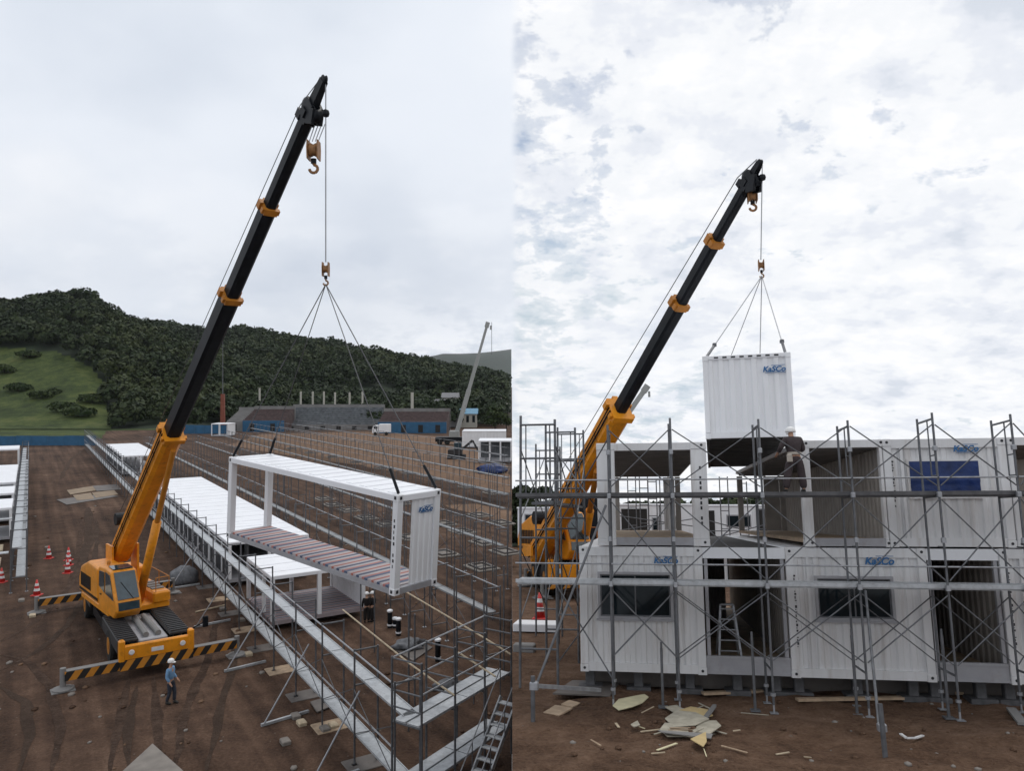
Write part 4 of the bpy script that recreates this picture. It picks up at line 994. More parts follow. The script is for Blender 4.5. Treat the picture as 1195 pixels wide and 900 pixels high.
# ---- the yard: foundation pads, plates, pipe stubs
for i, (px, py) in enumerate([(378,583),(389,590),(407,596),(427,605),(451,613),(478,628),(518,647),(562,663),(518,612),(539,621),(565,634),(590,645),(495,600),(470,588),(350,548),(372,556),(398,565),(425,574),(560,602),(585,611),(340,524),(362,529),(388,534),(415,540),(445,547),(478,553),(510,560),(545,569),(575,576)]):
    q = lat(px, py)
    T = Thing('foundation_pad', 'square concrete foundation pad with steel frame on the bare soil', 'foundation pad', ML, q, 'foundation pads on the bare soil')
    T.part('pad', MB().bbox(q.x-.9,q.x+.9,q.y-1.2,q.y+1.2,.004,.10,.03), M['concrete'])
    f = MB(); 
    for sx in (-1,1): f.box(q.x+sx*.55-.08,q.x+sx*.55+.08,q.y-.9,q.y+.9,.1,.22); f.box(q.x-.47,q.x+.47,q.y+sx*.8-.08,q.y+sx*.8+.08,.1,.215)
    T.part('steel_frame', f, M['plate'])
plates = [((66,584),(122,577),(138,580),(78,590),'plate'),((78,573),(108,568),(112,573),(82,578),'tan'),((108,568),(136,566),(142,572),(113,574),'plate'),((85,579),(106,576),(110,583),(90,585),'tan'),((107,576),(133,573),(138,578),(112,582),'tan')]
for i, (a, b_, c, d_, m) in enumerate(plates):
    slab('ground_plate', ['long grey plate nearest on the soil road','tan board at the far left of the road plates','grey plate beside the crane boom on the soil road','tan board in the middle of the road plates','tan board right of the middle one on the road'][i], 'ground plate', MW, [tuple(wat(*p)) for p in (a,b_,c,d_)], .02+.004*i, .05, M[m], 'plates laid across the soil road')
slab('ground_plate', 'dark steel plate lying by the pipe stubs in the yard', 'ground plate', MW, [tuple(wat(*p)) for p in ((455,757),(478,744),(505,757),(482,773))], .01, .05, M['plate'])
slab('ground_plate', 'dark plate under the end of the open container', 'ground plate', MW, [tuple(wat(*p)) for p in ((395,705),(425,693),(432,700),(405,714))], .01, .05, M['plate'])
slab('ground_plate', 'square steel plate under the walkway beside the bulk bag', 'ground plate', MW, [tuple(wat(*p)) for p in ((362,822),(388,814),(394,824),(370,834))], .04, .05, M['plate'])
q = lat(478,757); blob('rubble_heap', 'grey heap of rubble lying on the dark steel plate', 'heap', ML, (q.x,q.y,.06), .6, M['rubble'], (1.2,.8,.5), .5, 2)
q = lat(521,803); blob('rubble_heap', 'small grey heap beside the cross walkway', 'heap', ML, q, .5, M['rubble'], (1.2,.7,.5), .5, 6)
q = lat(215,680); blob('bulk_bag', 'full grey bulk bag standing on the soil beside the walkway', 'bulk bag', ML, q, .85, M['rubble'], (1.05,.95,.95), .18, 1)
for i, (px, py) in enumerate([(455,733),(465,742),(461,733),(511,772)]):
    q = lat(px, py); T = Thing('pipe_stub', ['black pipe stub with white cap nearest the two dark workers','capped pipe stub nearest the grey heap of its group','shortest capped pipe stub between two others','lone black pipe stub with white cap near the rubble heap'][i], 'pipe', ML, q, 'capped pipe stubs in the yard'); h = (.85,.8,.45,.95)[i]
    T.part('pipe', MB().tube((q.x,q.y,0),(q.x,q.y,h),.13,12), M['black']); T.part('cap', MB().lathe([(.15,0),(.16,.08),(.1,.12)], (q.x,q.y,h), 12), M['white'])
    T.part('collar', MB().lathe([(.15,0),(.15,.08)], (q.x,q.y,.12), 12), M['white'])
for i, (a, b_) in enumerate([((228,716),(262,708)),((118,470+330),(118,803))][:1]): 
    A, B = wat(*a), wat(*b_); A.z = B.z = .06; solo('steel_pipe', 'loose pale pipe lying on the soil right of the crane', 'pipe', MW, A, MB().tube(A, B, .05, 8), M['timber'])
for i, (px, py) in enumerate([(345,838),(352,846),(379,853),(389,849),(260,712),(276,706),(282,725),(290,765),(333,868),(122,690),(55,640),(38,720),(25,702),(160,650),(275,752)]):
    q = lat(px, py); solo('timber_block', 'small pale block lying on the dark soil', 'block', ML, q, MB().bbox(q.x-.16,q.x+.16,q.y-.22,q.y+.22,.0,.14,.03), M['timber'] if i % 2 else M['concrete'], 'pale blocks lying about')
for i, (px, py) in enumerate([(43,695),(57,652),(79,669),(80,660),(80,654),(2,680)]):
    p = wat(px, py); cone_thing(['red white traffic cone standing alone nearest the crane outrigger','red white traffic cone farthest along the soil road','red white traffic cone in front of its cluster','middle red white traffic cone of the cluster','rear red white traffic cone of the cluster','red white traffic cone at the very left edge'][i], MW, p, .95, 'traffic cones by the soil road')
A = [wat(178,882), wat(214,915), wat(190,940), wat(138,920)]
slab('sheet_panel', 'pale grey sheet panel corner at the bottom of the picture', 'panel', MW, [(p.x,p.y) for p in A], .35, .06, M['concrete'])
slab('sheet_panel', 'dark panel under the pale sheet at the bottom', 'panel', MW, [(p.x*1.0,p.y-.15) for p in A], .0, .34, M['conc2'])

# ---- crane
ax = Vector((.58,-.81,0)).normalized(); rt = Vector((ax.y,-ax.x,0))
MC = basis(rt, ax, Vector((0,0,1)), (-20,40.2,0)); MCi = MC.inverted()
b3, t3 = wz(143,640,41.0), wz(378,93,25.0)
dz = (MCi @ t3)-(MCi @ b3); az = math.atan2(-dz.x, dz.y)
CR, inf = make_crane(MC, 'big yellow mobile crane on striped outriggers with long black boom over the valley site', az, MCi @ b3, MCi @ t3, W=(.84,.62,.48,.38), group='yellow mobile cranes')
def Wc(p): return MC @ p
hp = Wc(inf['head'])
tip = Wc(inf['tip'])
# container hanging from the crane
hx = Vector((.77,-.64,0)).normalized(); hy = Vector((-hx.y,hx.x,0)); O = Vector((-9.96,26.9,7.62)); Lc, Wd, Hc = 8.72, 1.65, 2.82
MH = basis(hx, hy, Vector((0,0,1)), O) @ Matrix.Rotation(R(3.6), 4, 'Y')      # hangs a little nose-down
M['floorX'] = stripes('striped_plank_floor', [(0,(.07,.10,.17)),(.16,(.42,.37,.37)),(.34,(.36,.12,.09)),(.46,(.42,.38,.39)),(.6,(.045,.065,.12)),(.74,(.44,.40,.40)),(.88,(.38,.15,.13))], 'X', .92, noise_amt=.08)
T = Thing('hung_container', 'open white container with striped floor hanging from the crane', 'container', MH, (0,0,0))
rf = MB().bbox(0,Lc,0,Wd,Hc-.20,Hc-.02,.02)
for i in range(14): rf.box(.15+i*Lc/14.2,.15+i*Lc/14.2+.30,.12,Wd-.12,Hc-.0205,Hc)
T.part('roof', rf, M['roofw']); T.part('floor', MB().box(.17,Lc-.17,.06,Wd-.06,.14,.20), M['floorX'])
fb = MB()
for y in (0, Wd-.14): fb.box(.17,Lc-.17,y,y+.14,0,.135)
for x in (0, Lc-.16): fb.box(x,x+.16,.17,Wd-.17,0,.17)
for i in range(14): fb.box(.4+i*.6,.47+i*.6,.145,Wd-.145,.01,.13)
T.part('floor_frame', fb, M['beam'])
for x in (0, Lc-.2):
    for y in (0, Wd-.2):
        pp = T.part('corner_post', MB().box(x,x+.2,y,y+.2,.17,Hc-.21), M['white'])
        for z in (0, Hc-.19):
            cc = MB().bbox(x-.012,x+.212,y-.012,y+.212,z-.01,z+.18,.015); link('corner_casting', cc.mesh('corner_casting', M['white']), None, pp)
            link('casting_hole', MB().box(x+.06,x+.14,y-.02,y-.013,z+.04,z+.13).box(x+.213,x+.22,y+.06,y+.14,z+.04,z+.13).mesh('casting_hole', M['ink']), None, pp)
        if x > 1 and y < 1:
            mk = MB()
            for i in range(9):
                if i not in (3,): mk.box(x+.07,x+.07+.03+.03*((i*5)%3)/2,y-.006,y-.002,.75+i*.16,.75+i*.16+.09)
            link('stencil_marks', mk.mesh('stencil_marks', M['ink']), None, pp)
ep = T.part('end_panel', MB().corr(.62,Wd-.2,.17,Hc-.2,Lc-.10,.03,.2,'y'), M['white'])
add_logo(T, 0, 0, 0, .55, Matrix.Translation((Lc-.045, Wd-.80, Hc-.60)) @ Matrix.Rotation(R(90), 4, 'Z'))
hk = Vector((-6.05,25.0,EYE.z-(331-CY)/F*25.0))
hb = hook_block('narrow rusty hook block carrying the slings of the hung container', MW, (tip.x+.06,tip.y,hk.z+.72), .26, .62, M['hook'])
rope('hoist_rope', 'long thin hoist rope from the boom tip down to the narrow hook block', MW, (tip.x+.06,tip.y,tip.z-.15), (tip.x+.06,tip.y,hk.z+.70), .022, M['ropel'])
hk = Vector((tip.x+.06,tip.y,hk.z-.02))
smooth(solo('rope_weight', 'black ball weight on the hoist rope below the boom tip', 'weight', MW, (hk.x,hk.y,EYE.z+(CY-132)/F*25), MB().lathe([(.03,-.13),(.1,-.09),(.125,0),(.1,.09),(.03,.13)], (hk.x,hk.y,EYE.z+(CY-132)/F*25), 14), M['black']))
for i, (x, y) in enumerate(((.1,.1),(.1,Wd-.1),(Lc-.1,.1),(Lc-.1,Wd-.1))):
    e = MH @ Vector((x,y,Hc+.02)); c = e.lerp(hk, .10)
    T = Thing('lifting_sling', 'sling from the hook to the container\'s '+['near left','far left','near right','far right'][i]+' top corner', 'sling', MW, hk, 'slings of the hung container')
    T.part('sling_rope', MB().tube(hk, c, .016, 6), M['rope']); T.part('turnbuckle', MB().tube(c, e, .045, 8), M['black'])
hb2 = Vector((wz(366,163,25.5)))
hook_block('large rusty main hook block hanging just below the boom head', MW, (hb2.x,hb2.y,hb2.z), .46, .85, M['hook'])
for i, k in enumerate((-.16,-.05,.06,.17)): rope('hoist_rope', 'short rope between the boom head and the large hook block', MW, (hp.x+.35+k,hp.y,hp.z-.35), (hb2.x+k*.9,hb2.y,hb2.z-.05), .016, M['ropel'], 'ropes of the large hook block')

# ---- workers
q = wat(199,822); P = dict(STAND); P.update(anl=(-.09,.10,.09), anr=(.09,-.12,.10), knl=(-.09,.12,.48), knr=(.09,.02,.48), wrr=(.25,.12,.90), wrl=(-.22,.16,.92))
person('worker in sky blue shirt and white helmet walking beside the crane', Matrix.Translation(q) @ Matrix.Rotation(R(-95), 4, 'Z'), P, M['shirt'], M['trous'], 1.78)
q = wat(428,727); person('worker in black clothes standing under the hung container, left of a pair', Matrix.Translation(q) @ Matrix.Rotation(R(20), 4, 'Z'), STAND, M['blacksuit'], M['blacksuit'], 1.62, 1.05, 'two dark workers')
q = wat(435,726); P = dict(STAND); P.update(wrl=(-.10,.28,1.05), ell=(-.26,.05,1.1)); person('worker in black clothes bending an arm, right of a pair in the yard', Matrix.Translation(q) @ Matrix.Rotation(R(70), 4, 'Z'), P, M['blacksuit'], M['blacksuit'], 1.62, 1.05, 'two dark workers')

# extra uprights: the yard is full of standing poles
spots = []
for k in range(70):
    t = random.choice((18.6, 20.5, 24.0, 26.4, 31.6, 34.2, 36.5)); s_ = random.uniform(1.62*t+1.5, 78)
    p = ML @ Vector((t+random.uniform(-.15,.15), s_, 0))
    if p.x > -.15: continue
    h = random.choice((3.9, 4.6, 5.4)); props(link('scaffold_pole', MB().tube((0,0,0),(0,0,h),.03,6).mesh('scaffold_pole', M['galvd']), Matrix.Translation(p)), 'single upright scaffold pole standing among the empty rows', 'scaffold pole', 'upright poles among the empty rows')
for k in range(130):
    px, py = random.uniform(-10, 592), 560+340*random.random()**1.2; q = wat(px, py, 0)
    if q.x > -.2: continue
    r = random.uniform(.05, .16); blob('stone', 'small stone or clod lying on the dark soil of the valley site', 'stone', MW, q, r, M[('concrete','soilP','soilL')[k % 3]], (1,1.3,.6), .3, k, 'stones on the dark soil', 1)

# ================================================================== TERRACE SITE (right): two storeys of containers behind scaffolding
def ub(v, w=0.0):           # u where the terrace edge lies (the plane between the two sites)
    return -(RD.x*v + RV.x*(w-EYEH))/RU.x + .006
def gnd(u, v): return .08*noise.fractal(Vector((u*.5,v*.5,1)), .9, 2, 4)+.055*noise.fractal(Vector((u*1.9,v*1.9,4)), .8, 2, 3)-.03
# terrain with a gently uneven surface near the building
mb = MB(); vs, fs = [], []
vv = [-6,-3,0,2,4,6]+[6+.22*i for i in range(1,82)]+[25,28,32,38,46,58,75,100,140,200,300,420]
uu = [0,.6,1.2,1.8]+[1.8+.22*i for i in range(1,102)]+[26,30,38,50,75,120,220]
for v in vv:
    for u in uu:
        a = ub(v)+u
        h = 0 if (v < 3 or v > 30) else gnd(a, v)+.03
        vs.append((a, v, h-.03))
W_ = len(uu)
for j in range(len(vv)-1):
    for i in range(W_-1): fs.append((j*W_+i, j*W_+i+1, (j+1)*W_+i+1, (j+1)*W_+i))
mb.add(vs, fs)
o = link('terrace_ground', mb.mesh('terrace_ground', M['soilR']), MR); smooth(o); props(o, kind='structure')
mb = MB(); pts = [(ub(v), v, -.06) for v in vv]; W3 = [MR @ Vector(p) for p in pts]
vs = [tuple(p) for p in W3]+[(p.x, p.y, min(p.z-.5,-30)) for p in W3]; n = len(W3)
mb.add(vs, [(i, i+1, n+i+1, n+i) for i in range(n-1)])
props(link('embankment', mb.mesh('embankment', M['soilR'])), kind='structure')

# ---- wooded rise behind
def rise_h(u, v):
    f = max(0, min(1, (v-95)/70)); return (4.2+1.6*noise.noise(Vector((u*.03,1,0)))+3.2*max(0,min(1,(-14-u)/6)))*(3*f*f-2*f**3)
mb = MB(); vs, fs = [], []; U_ = [i*4.0 for i in range(0,60)]; Vs = [93+i*6 for i in range(0,20)]
for v in Vs:
    for u in U_: a = ub(v)+u; vs.append((a, v, rise_h(a, v)-.2))
for j in range(len(Vs)-1):
    for i in range(len(U_)-1): fs.append((j*60+i, j*60+i+1, (j+1)*60+i+1, (j+1)*60+i))
mb.add(vs, fs); smooth(props(link('wooded_rise', mb.mesh('wooded_rise', M['scrub']), MR), kind='structure'))
cs, rs = [], []
for k in range(750):
    v = random.uniform(100, 172); r = random.uniform(1.2, 2.2); u = ub(v)+(r*.95 if k < 60 else r+random.uniform(.5, 150))
    cs.append((u, v, rise_h(u, v)+r*.6)); rs.append(r)
tint = [min(1,max(0,.5+.5*noise.noise(Vector(c)*.05)+random.uniform(-.3,.3))) for c in cs]
props(leaf_object('thicket', cs, rs, .9, 80, M['leaf'], MR, size=.2, tint=tint), 'dark green thicket covering the low rise behind the terrace site', 'forest', kind='stuff')

# ---- heights of the building (from the ground up)
WB, WM, WT = .36, 3.03, 5.36          # underside of the lower row, floor of the upper row, roof
DEP = 11.5
def ux(px, py): return rat(px, py).x
def wy(px, py): return rat(px, py).z
WB = wy(850,789); WM = wy(880,639); WT = wy(880,515)

class Unit:
    """closed container end facing the scaffold: posts, castings, corrugated panel with or without window"""
    def __init__(s, label, u0, u1, z0, z1, post=.17, v0=V0, dep=DEP, win=None, fill='glass', split=None, logo=None, group='containers of the two storey block', name='container_unit', wm='facade'):
        T = s.T = Thing(name, label, 'container', MR, ((u0+u1)/2, v0, z0), group); s.u0, s.u1 = u0, u1
        h = .16
        T.part('roof', MB().bbox(u0+.004,u1-.004,v0+.004,v0+dep,z1-.09,z1-.004,.02), M['roofw'])
        cl = MB(); n = int(dep/.42)
        for i in range(n): cl.box(u0+.06,u1-.06,v0+.2+i*.42,v0+.26+i*.42,z1-.15,z1-.0905)
        T.part('roof_rib', cl, M['under'])
        T.part('floor', MB().box(u0+.02,u1-.02,v0+.10,v0+dep,z0+.09,z0+.17), M['ply'])
        hd = MB().box(u0+post,u1-post,v0-.012,v0+.10,z1-.20,z1-.012)
        T.part('header_beam', hd, M[wm]); T.part('sill_beam', MB().box(u0+post,u1-post,v0-.012,v0+.095,z0+.012,z0+.19), M[wm])
        for x in (u0, u1-post):
            p = T.part('corner_post', MB().bbox(x,x+post,v0-.02,v0+.15,z0+.16,z1-.15,.012), M[wm])
            for z in (z0, z1-.155):
                link('corner_casting', MB().bbox(x-.006,x+post+.006,v0-.035,v0+.16,z,z+.155,.012).mesh('corner_casting', M[wm], T.o), None, p)
                link('casting_hole', MB().lathe([(.03,0),(.03,.004)], (x+post/2,v0-.041,z+.08), 10, 'y').mesh('casting_hole', M['ink'], T.o), None, p)
        for x in (u0+.03, u1-.07): T.part('side_wall', MB().corr(v0+.16, v0+dep, z0+.15, z1-.16, x, .035, .30, 'y'), M['innerwall'])  # white side walls take the shade-darkened inner colour
        # front panel
        a, b = u0+post, u1-post; zz0, zz1 = z0+.19, z1-.20
        if split: T.part('door_post', MB().box(split,split+.06,v0-.004,v0+.09,zz0,zz1), M[wm])
        pn = MB()
        if win:
            x0, x1, y0, y1 = win
            pn.corr(a, x0-.05, zz0, zz1, v0+.03, .03, .24); pn.corr(x1+.05, b, zz0, zz1, v0+.03, .03, .24)
            pn.corr(x0-.05, x1+.05, zz0, y0-.05, v0+.03, .03, .24); pn.corr(x0-.05, x1+.05, y1+.05, zz1, v0+.03, .03, .24)
        elif fill != 'open': pn.corr(a, b, zz0, zz1, v0+.03, .03, .24)
        if fill != 'open': T.part('front_panel', pn, M[wm])
        if win:
            fr = MB(); t = .055
            fr.box(x0-t,x1+t,v0-.02,v0+.07,y0-t,y0); fr.box(x0-t,x1+t,v0-.02,v0+.07,y1,y1+t); fr.box(x0-t,x0,v0-.018,v0+.068,y0+.001,y1-.001); fr.box(x1,x1+t,v0-.018,v0+.068,y0+.001,y1-.001)
            wd = T.part('window', fr, M['beam'] if fill == 'glass' else M[wm])
            if fill == 'glass':
                xm = (x0+x1)/2; g = .03
                for q0, q1, off in ((x0, xm+.02, .03), (xm-.02, x1, .045)):
                    sash = MB().box(q0,q0+g,v0+off-.01,v0+off+.012,y0,y1).box(q1-g,q1,v0+off-.01,v0+off+.012,y0,y1).box(q0+g,q1-g,v0+off-.01,v0+off+.012,y0,y0+g).box(q0+g,q1-g,v0+off-.01,v0+off+.012,y1-g,y1)
                    link('sash', sash.mesh('sash', M['galvd'], T.o), None, wd)
                    link('pane', MB().box(q0+g,q1-g,v0+off-.002,v0+off+.004,y0+g,y1-g).mesh('pane', M['glass'], T.o), None, wd)
                T.part('window_sill', MB().box(x0-.09,x1+.09,v0-.05,v0+.05,y0-t-.035,y0-t-.002), M['beam'])
            else:
                n = 14; vs = []; fs = []
                for j in range(n+1):
                    for i in range(n+1):
                        X = x0-.01+(x1-x0+.02)*i/n; Z = y0-.01+(y1-y0+.02)*j/n
                        vs.append((X, v0-.025-.02*abs(noise.noise(Vector((X*3+Z*2, Z*2.5, 2))))-(.025 if j > 5 and j < 8 else 0), Z))
                for j in range(n):
                    for i in range(n): fs.append((j*15+i,j*15+i+1,j*15+i+16,j*15+i+15))
                k = len(vs); vs += [(x, y+.012, z) for x, y, z in vs]; fs += [tuple(q+k for q in f[::-1]) for f in fs]
                smooth(T.part('tarpaulin', MB().add(vs, fs), M['tarp']))
        if logo: add_logo(T, logo[0], v0-.015, logo[1], logo[2])
    def stencil(s, u, z0, z1):
        mk = MB(); z = z1
        for i in range(40):
            h = .02+.035*((i*7)%3)/2; z -= h+.025
            if z < z0: break
            if i % 5: mk.box(u, u+.022+.016*((i*3)%2), V0-.027, V0-.0225, z, z+h)
        s.T.part('stencil_marks', mk, M['ink'])
x = ux; Y = 715
# lower row
A = Unit('lower left white container end with a dark sliding window', x(677,Y), x(822,Y), WB, WM, win=(x(701,Y), x(783,Y), wy(740,720), wy(740,671)), split=x(792,Y), logo=(x(763,655), wy(780,658), .52))
B = Unit('lower middle white container end with a dark sliding window', x(920,Y), x(1086,Y), WB, WM, win=(x(956,Y), x(1042,Y), wy(1000,722), wy(1000,676)), split=x(944,Y), logo=(x(1009,655), wy(1020,659), .58))
B.stencil(x(928,Y), WB+.6, WM-.5)
Cc = Unit('white container end cut by the right edge, lower row', x(1172,Y), x(1330,Y), WB, WM, split=x(1196,Y)); Cc.stencil(x(1180,Y), WB+.6, WM-.4)
# upper row
Y2 = 577
D = Unit('upper right white container end with blue tarpaulin over its window', x(1034,Y2), x(1180,Y2), WM+.02, WT, win=(x(1064,Y2), x(1144,Y2), wy(1100,579), wy(1100,539)), fill='tarp', split=x(1054,Y2), logo=(x(1112,525), wy(1120,527), .50)); D.stencil(x(1043,Y2), WM+.8, WT-.4)
class OpenUnit(Unit): pass
def open_unit(label, u0, u1, z0, z1, lp, rp, back, dep=DEP):
    T = Thing('container_unit', label, 'container', MR, ((u0+u1)/2, V0, z0), 'containers of the two storey block'); v0 = V0
    T.part('roof', MB().bbox(u0,u1,v0,v0+dep,z1-.10,z1,.02), M['roofw'])
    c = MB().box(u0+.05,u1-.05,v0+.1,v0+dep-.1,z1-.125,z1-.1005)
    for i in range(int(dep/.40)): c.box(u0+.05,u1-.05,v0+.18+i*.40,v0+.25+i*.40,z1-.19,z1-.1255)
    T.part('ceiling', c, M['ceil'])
    T.part('header_beam', MB().box(u0,u1,v0-.02,v0+.09,z1-.17,z1-.01), M['facade'])
    T.part('floor', MB().box(u0+.02,u1-.02,v0+.1,v0+dep,z0+.08,z0+.16), M['ply']); T.part('sill_beam', MB().box(u0,u1,v0-.012,v0+.095,z0+.01,z0+.18), M['beam'])
    for a, w in ((u0, lp), (u1-rp, rp)):
        p = T.part('corner_post', MB().bbox(a,a+w,v0-.03,v0+.16,z0+.155,z1-.15,.012), M['facade'])
        for z in (z0, z1-.15):
            link('corner_casting', MB().bbox(a-.006,a+w+.006,v0-.045,v0+.17,z,z+.15,.012).mesh('corner_casting', M['facade'], T.o), None, p)
            link('casting_hole', MB().lathe([(.03,0),(.03,.004)], (a+w*.7,v0-.051,z+.08), 10, 'y').mesh('casting_hole', M['ink'], T.o), None, p)
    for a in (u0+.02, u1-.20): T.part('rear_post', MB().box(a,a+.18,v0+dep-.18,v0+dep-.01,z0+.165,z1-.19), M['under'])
    for nm, mb, m in back: T.part(nm, mb, M[m])
    return T
u0, u1 = x(697,Y2), x(826,Y2)
E = open_unit('open white frame of the upper left container, roof and posts only', u0, u1, WM+.02, WT, .40, .34, [('rear_panel', MB().corr(u1-.62,u1-.22,WM+.2,WT-.2,V0+DEP-.1,.03,.2), 'facade')])
mk = MB(); z = WT-.5
for i in range(12):
    z -= .11
    if i % 4 != 1: mk.box(u1-.17,u1-.13,V0-.037,V0-.0325,z,z+.07)
E.part('stencil_marks', mk, M['ink'])
u0, u1 = x(936,Y2), x(1033,Y2)
bv = V0+DEP-.12
pb = lambda px, py: rat(px, py, bv)
wx0, wx1 = pb(958,590).x, pb(988,590).x; wl0, wl1, wh0, wh1 = pb(970,620).z, pb(970,592).z, pb(970,584).z, pb(970,563).z
bk = MB(); bl, br = u0+.22, u1-.06
bk.box(bl,wx0,bv,bv+.06,WM+.2,WT-.2); bk.box(wx1,br,bv,bv+.06,WM+.2,WT-.2)
bk.box(wx0,wx1,bv,bv+.06,wh1,WT-.2); bk.box(wx0,wx1,bv,bv+.06,wl1,wh0); bk.box(wx0,wx1,bv,bv+.06,WM+.2,max(WM+.22,wl0))
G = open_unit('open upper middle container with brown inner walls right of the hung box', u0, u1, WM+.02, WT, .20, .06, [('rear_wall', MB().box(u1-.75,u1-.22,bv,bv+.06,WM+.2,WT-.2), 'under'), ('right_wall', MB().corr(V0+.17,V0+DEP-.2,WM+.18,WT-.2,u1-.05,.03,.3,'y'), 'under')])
# upper unit at far right, dark
u0, u1 = x(1181,Y2), x(1330,Y2)
H = open_unit('dark open upper container at the right edge', u0, u1, WM+.02, WT, .10, .2, [('rear_wall', MB().box(u0+.2,u1-.2,V0+4.0,V0+4.06,WM+.2,WT-.2), 'under')])
# infill bays between the lower containers: floor, sill, header, dark rear
def bay(label, u0, u1, gap):
    T = Thing('infill_bay', label, 'open bay', MR, ((u0+u1)/2, V0, WB), 'open bays between the lower containers'); v0 = V0
    u0 += .006; u1 -= .006
    T.part('floor', MB().box(u0,u1,v0+.12,v0+DEP,WB+.10,WB+.20), M['ply'])
    s = MB().box(u0,u1,v0+.01,v0+.115,WB+.02,WB+.08).box(u0,u1,v0+.03,v0+.115,WB+.0805,WB+.33).box(u0,u1,v0+.01,v0+.115,WB+.3305,WB+.39)
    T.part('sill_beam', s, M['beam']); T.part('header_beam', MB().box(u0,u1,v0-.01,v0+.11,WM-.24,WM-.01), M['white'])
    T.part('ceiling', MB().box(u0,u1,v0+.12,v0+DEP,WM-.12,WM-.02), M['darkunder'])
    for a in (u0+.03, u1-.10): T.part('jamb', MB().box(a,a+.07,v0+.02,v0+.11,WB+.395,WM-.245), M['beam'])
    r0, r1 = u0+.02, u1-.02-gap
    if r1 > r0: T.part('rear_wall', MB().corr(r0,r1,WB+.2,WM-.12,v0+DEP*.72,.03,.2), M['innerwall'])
    return T
bay('open dark bay with the stepladder between the two lower windows', x(822,Y), x(920,Y), .42)
bay('open dark bay with corrugated side wall right of the lower middle container', x(1086,Y), x(1172,Y), 0)
# piers below, coloured dark for the shadow under the row
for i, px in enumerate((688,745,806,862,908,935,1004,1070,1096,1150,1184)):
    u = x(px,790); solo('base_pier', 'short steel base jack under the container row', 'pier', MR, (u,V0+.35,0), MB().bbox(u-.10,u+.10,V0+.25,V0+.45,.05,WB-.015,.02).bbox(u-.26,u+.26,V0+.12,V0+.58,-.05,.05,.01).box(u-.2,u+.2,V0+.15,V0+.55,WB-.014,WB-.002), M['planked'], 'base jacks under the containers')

solo('underrow_shade', 'dark strip added under the container row in place of its shadow', 'shade strip', MR, (0,V0+.9,0), MB().bbox(ux(680,790),ux(1300,790),V0+.75,V0+1.15,-.05,WB-.02,.02), M['plate'])  # added dark strip, stands in for the black shadow under the containers
# ---- hung container
vh = V0+1.2; hl = rat(824,512,vh); hr = rat(928,512,vh); ht = rat(876,413,vh).z; hb_ = hl.z
YAW = R(-5.0); hcx, hcy = (hl.x+hr.x)/2, vh+11.2*.42
MHC = MR @ Matrix.Translation((hcx,hcy,0)) @ Matrix.Rotation(YAW,4,'Z') @ Matrix.Translation((-hcx,-hcy,0))
off_ = MR.inverted() @ MHC @ Vector((hcx,vh,0)); MHC = Matrix.Translation(MR.to_3x3() @ Vector((hcx-off_.x,0,0))) @ MHC
T = Thing('hung_container', 'closed white container with corrugated end hanging from the crane above the upper storey', 'container', MHC, ((hl.x+hr.x)/2, vh, hb_))
a, b = hl.x, hr.x; dp = 11.2
T.part('roof', MB().bbox(a,b,vh,vh+dp,ht-.10,ht,.02), M['roofw'])
T.part('front_panel', MB().corr(a+.12,b-.12,hb_+.16,ht-.10,vh+.02,.035,.26), M['white'])
tr = MB().box(a+.12,b-.12,vh-.01,vh+.08,ht-.085,ht-.012)
T.part('header_beam', tr, M['white']); T.part('sill_beam', MB().box(a+.12,b-.12,vh-.012,vh+.1,hb_+.01,hb_+.155), M['white'])
nt = MB()
for i in range(8): c = a+.22+(b-a-.44)*(i+.25)/8; nt.box(c,c+(b-a-.44)/8*.5,vh-.0145,vh-.0105,ht-.075,ht-.035)
T.part('roof_slot', nt, M['ink'])
for c in (a, b-.12):
    p = T.part('corner_post', MB().bbox(c,c+.12,vh-.02,vh+.13,hb_+.14,ht-.13,.01), M['white'])
    for z in (hb_, ht-.13): link('corner_casting', MB().bbox(c-.005,c+.125,vh-.03,vh+.14,z,z+.13,.012).mesh('corner_casting', M['white'], T.o), None, p)
for c in (a+.02, b-.06): T.part('side_wall', MB().corr(vh+.15,vh+dp,hb_+.16,ht-.11,c,.03,.3,'y'), M['white'])
un = MB().box(a+.05,b-.05,vh+.11,vh+dp,hb_+.10,hb_+.15)
for i in range(24): un.box(a+.05,b-.05,vh+.25+i*.45,vh+.33+i*.45,hb_+.005,hb_+.0995)
for c in (a+.01, b-.09): un.box(c,c+.08,vh+.15,vh+dp,hb_+.002,hb_+.16)
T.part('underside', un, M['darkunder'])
add_logo(T, rat(890,430,vh).x, vh-.012, rat(900,434,vh).z, .52)
hc = Vector(((a+b)/2, vh+dp*.42, 0)); zc = (MHC @ Vector((hc.x,hc.y,ht))).y
tipR = rz(886.5,190,zc); hkR = rz(889,322,zc)
for i, (c, v) in enumerate(((a+.1,vh+.1),(b-.1,vh+.1),(a+.1,vh+dp-.1),(b-.1,vh+dp-.1))):
    e = MRi @ (MHC @ Vector((c,v,ht))); m_ = e.lerp(hkR,.12)
    T = Thing('lifting_sling', 'sling from the terrace hook to the hung box\'s '+['front left','front right','rear left','rear right'][i]+' corner', 'sling', MR, hkR, 'slings of the hung box')
    T.part('sling_rope', MB().tube(hkR, m_, .014, 6), M['ropel']); T.part('turnbuckle', MB().tube(m_, e, .035, 8).bbox(m_.x-.05,m_.x+.05,m_.y-.05,m_.y+.05,m_.z-.03,m_.z+.06,.02), M['galvd'])
hook_block('narrow dark hook block above the four slings of the hung box', MR, (hkR.x,hkR.y,hkR.z+.52), .20, .46, M['hook'])
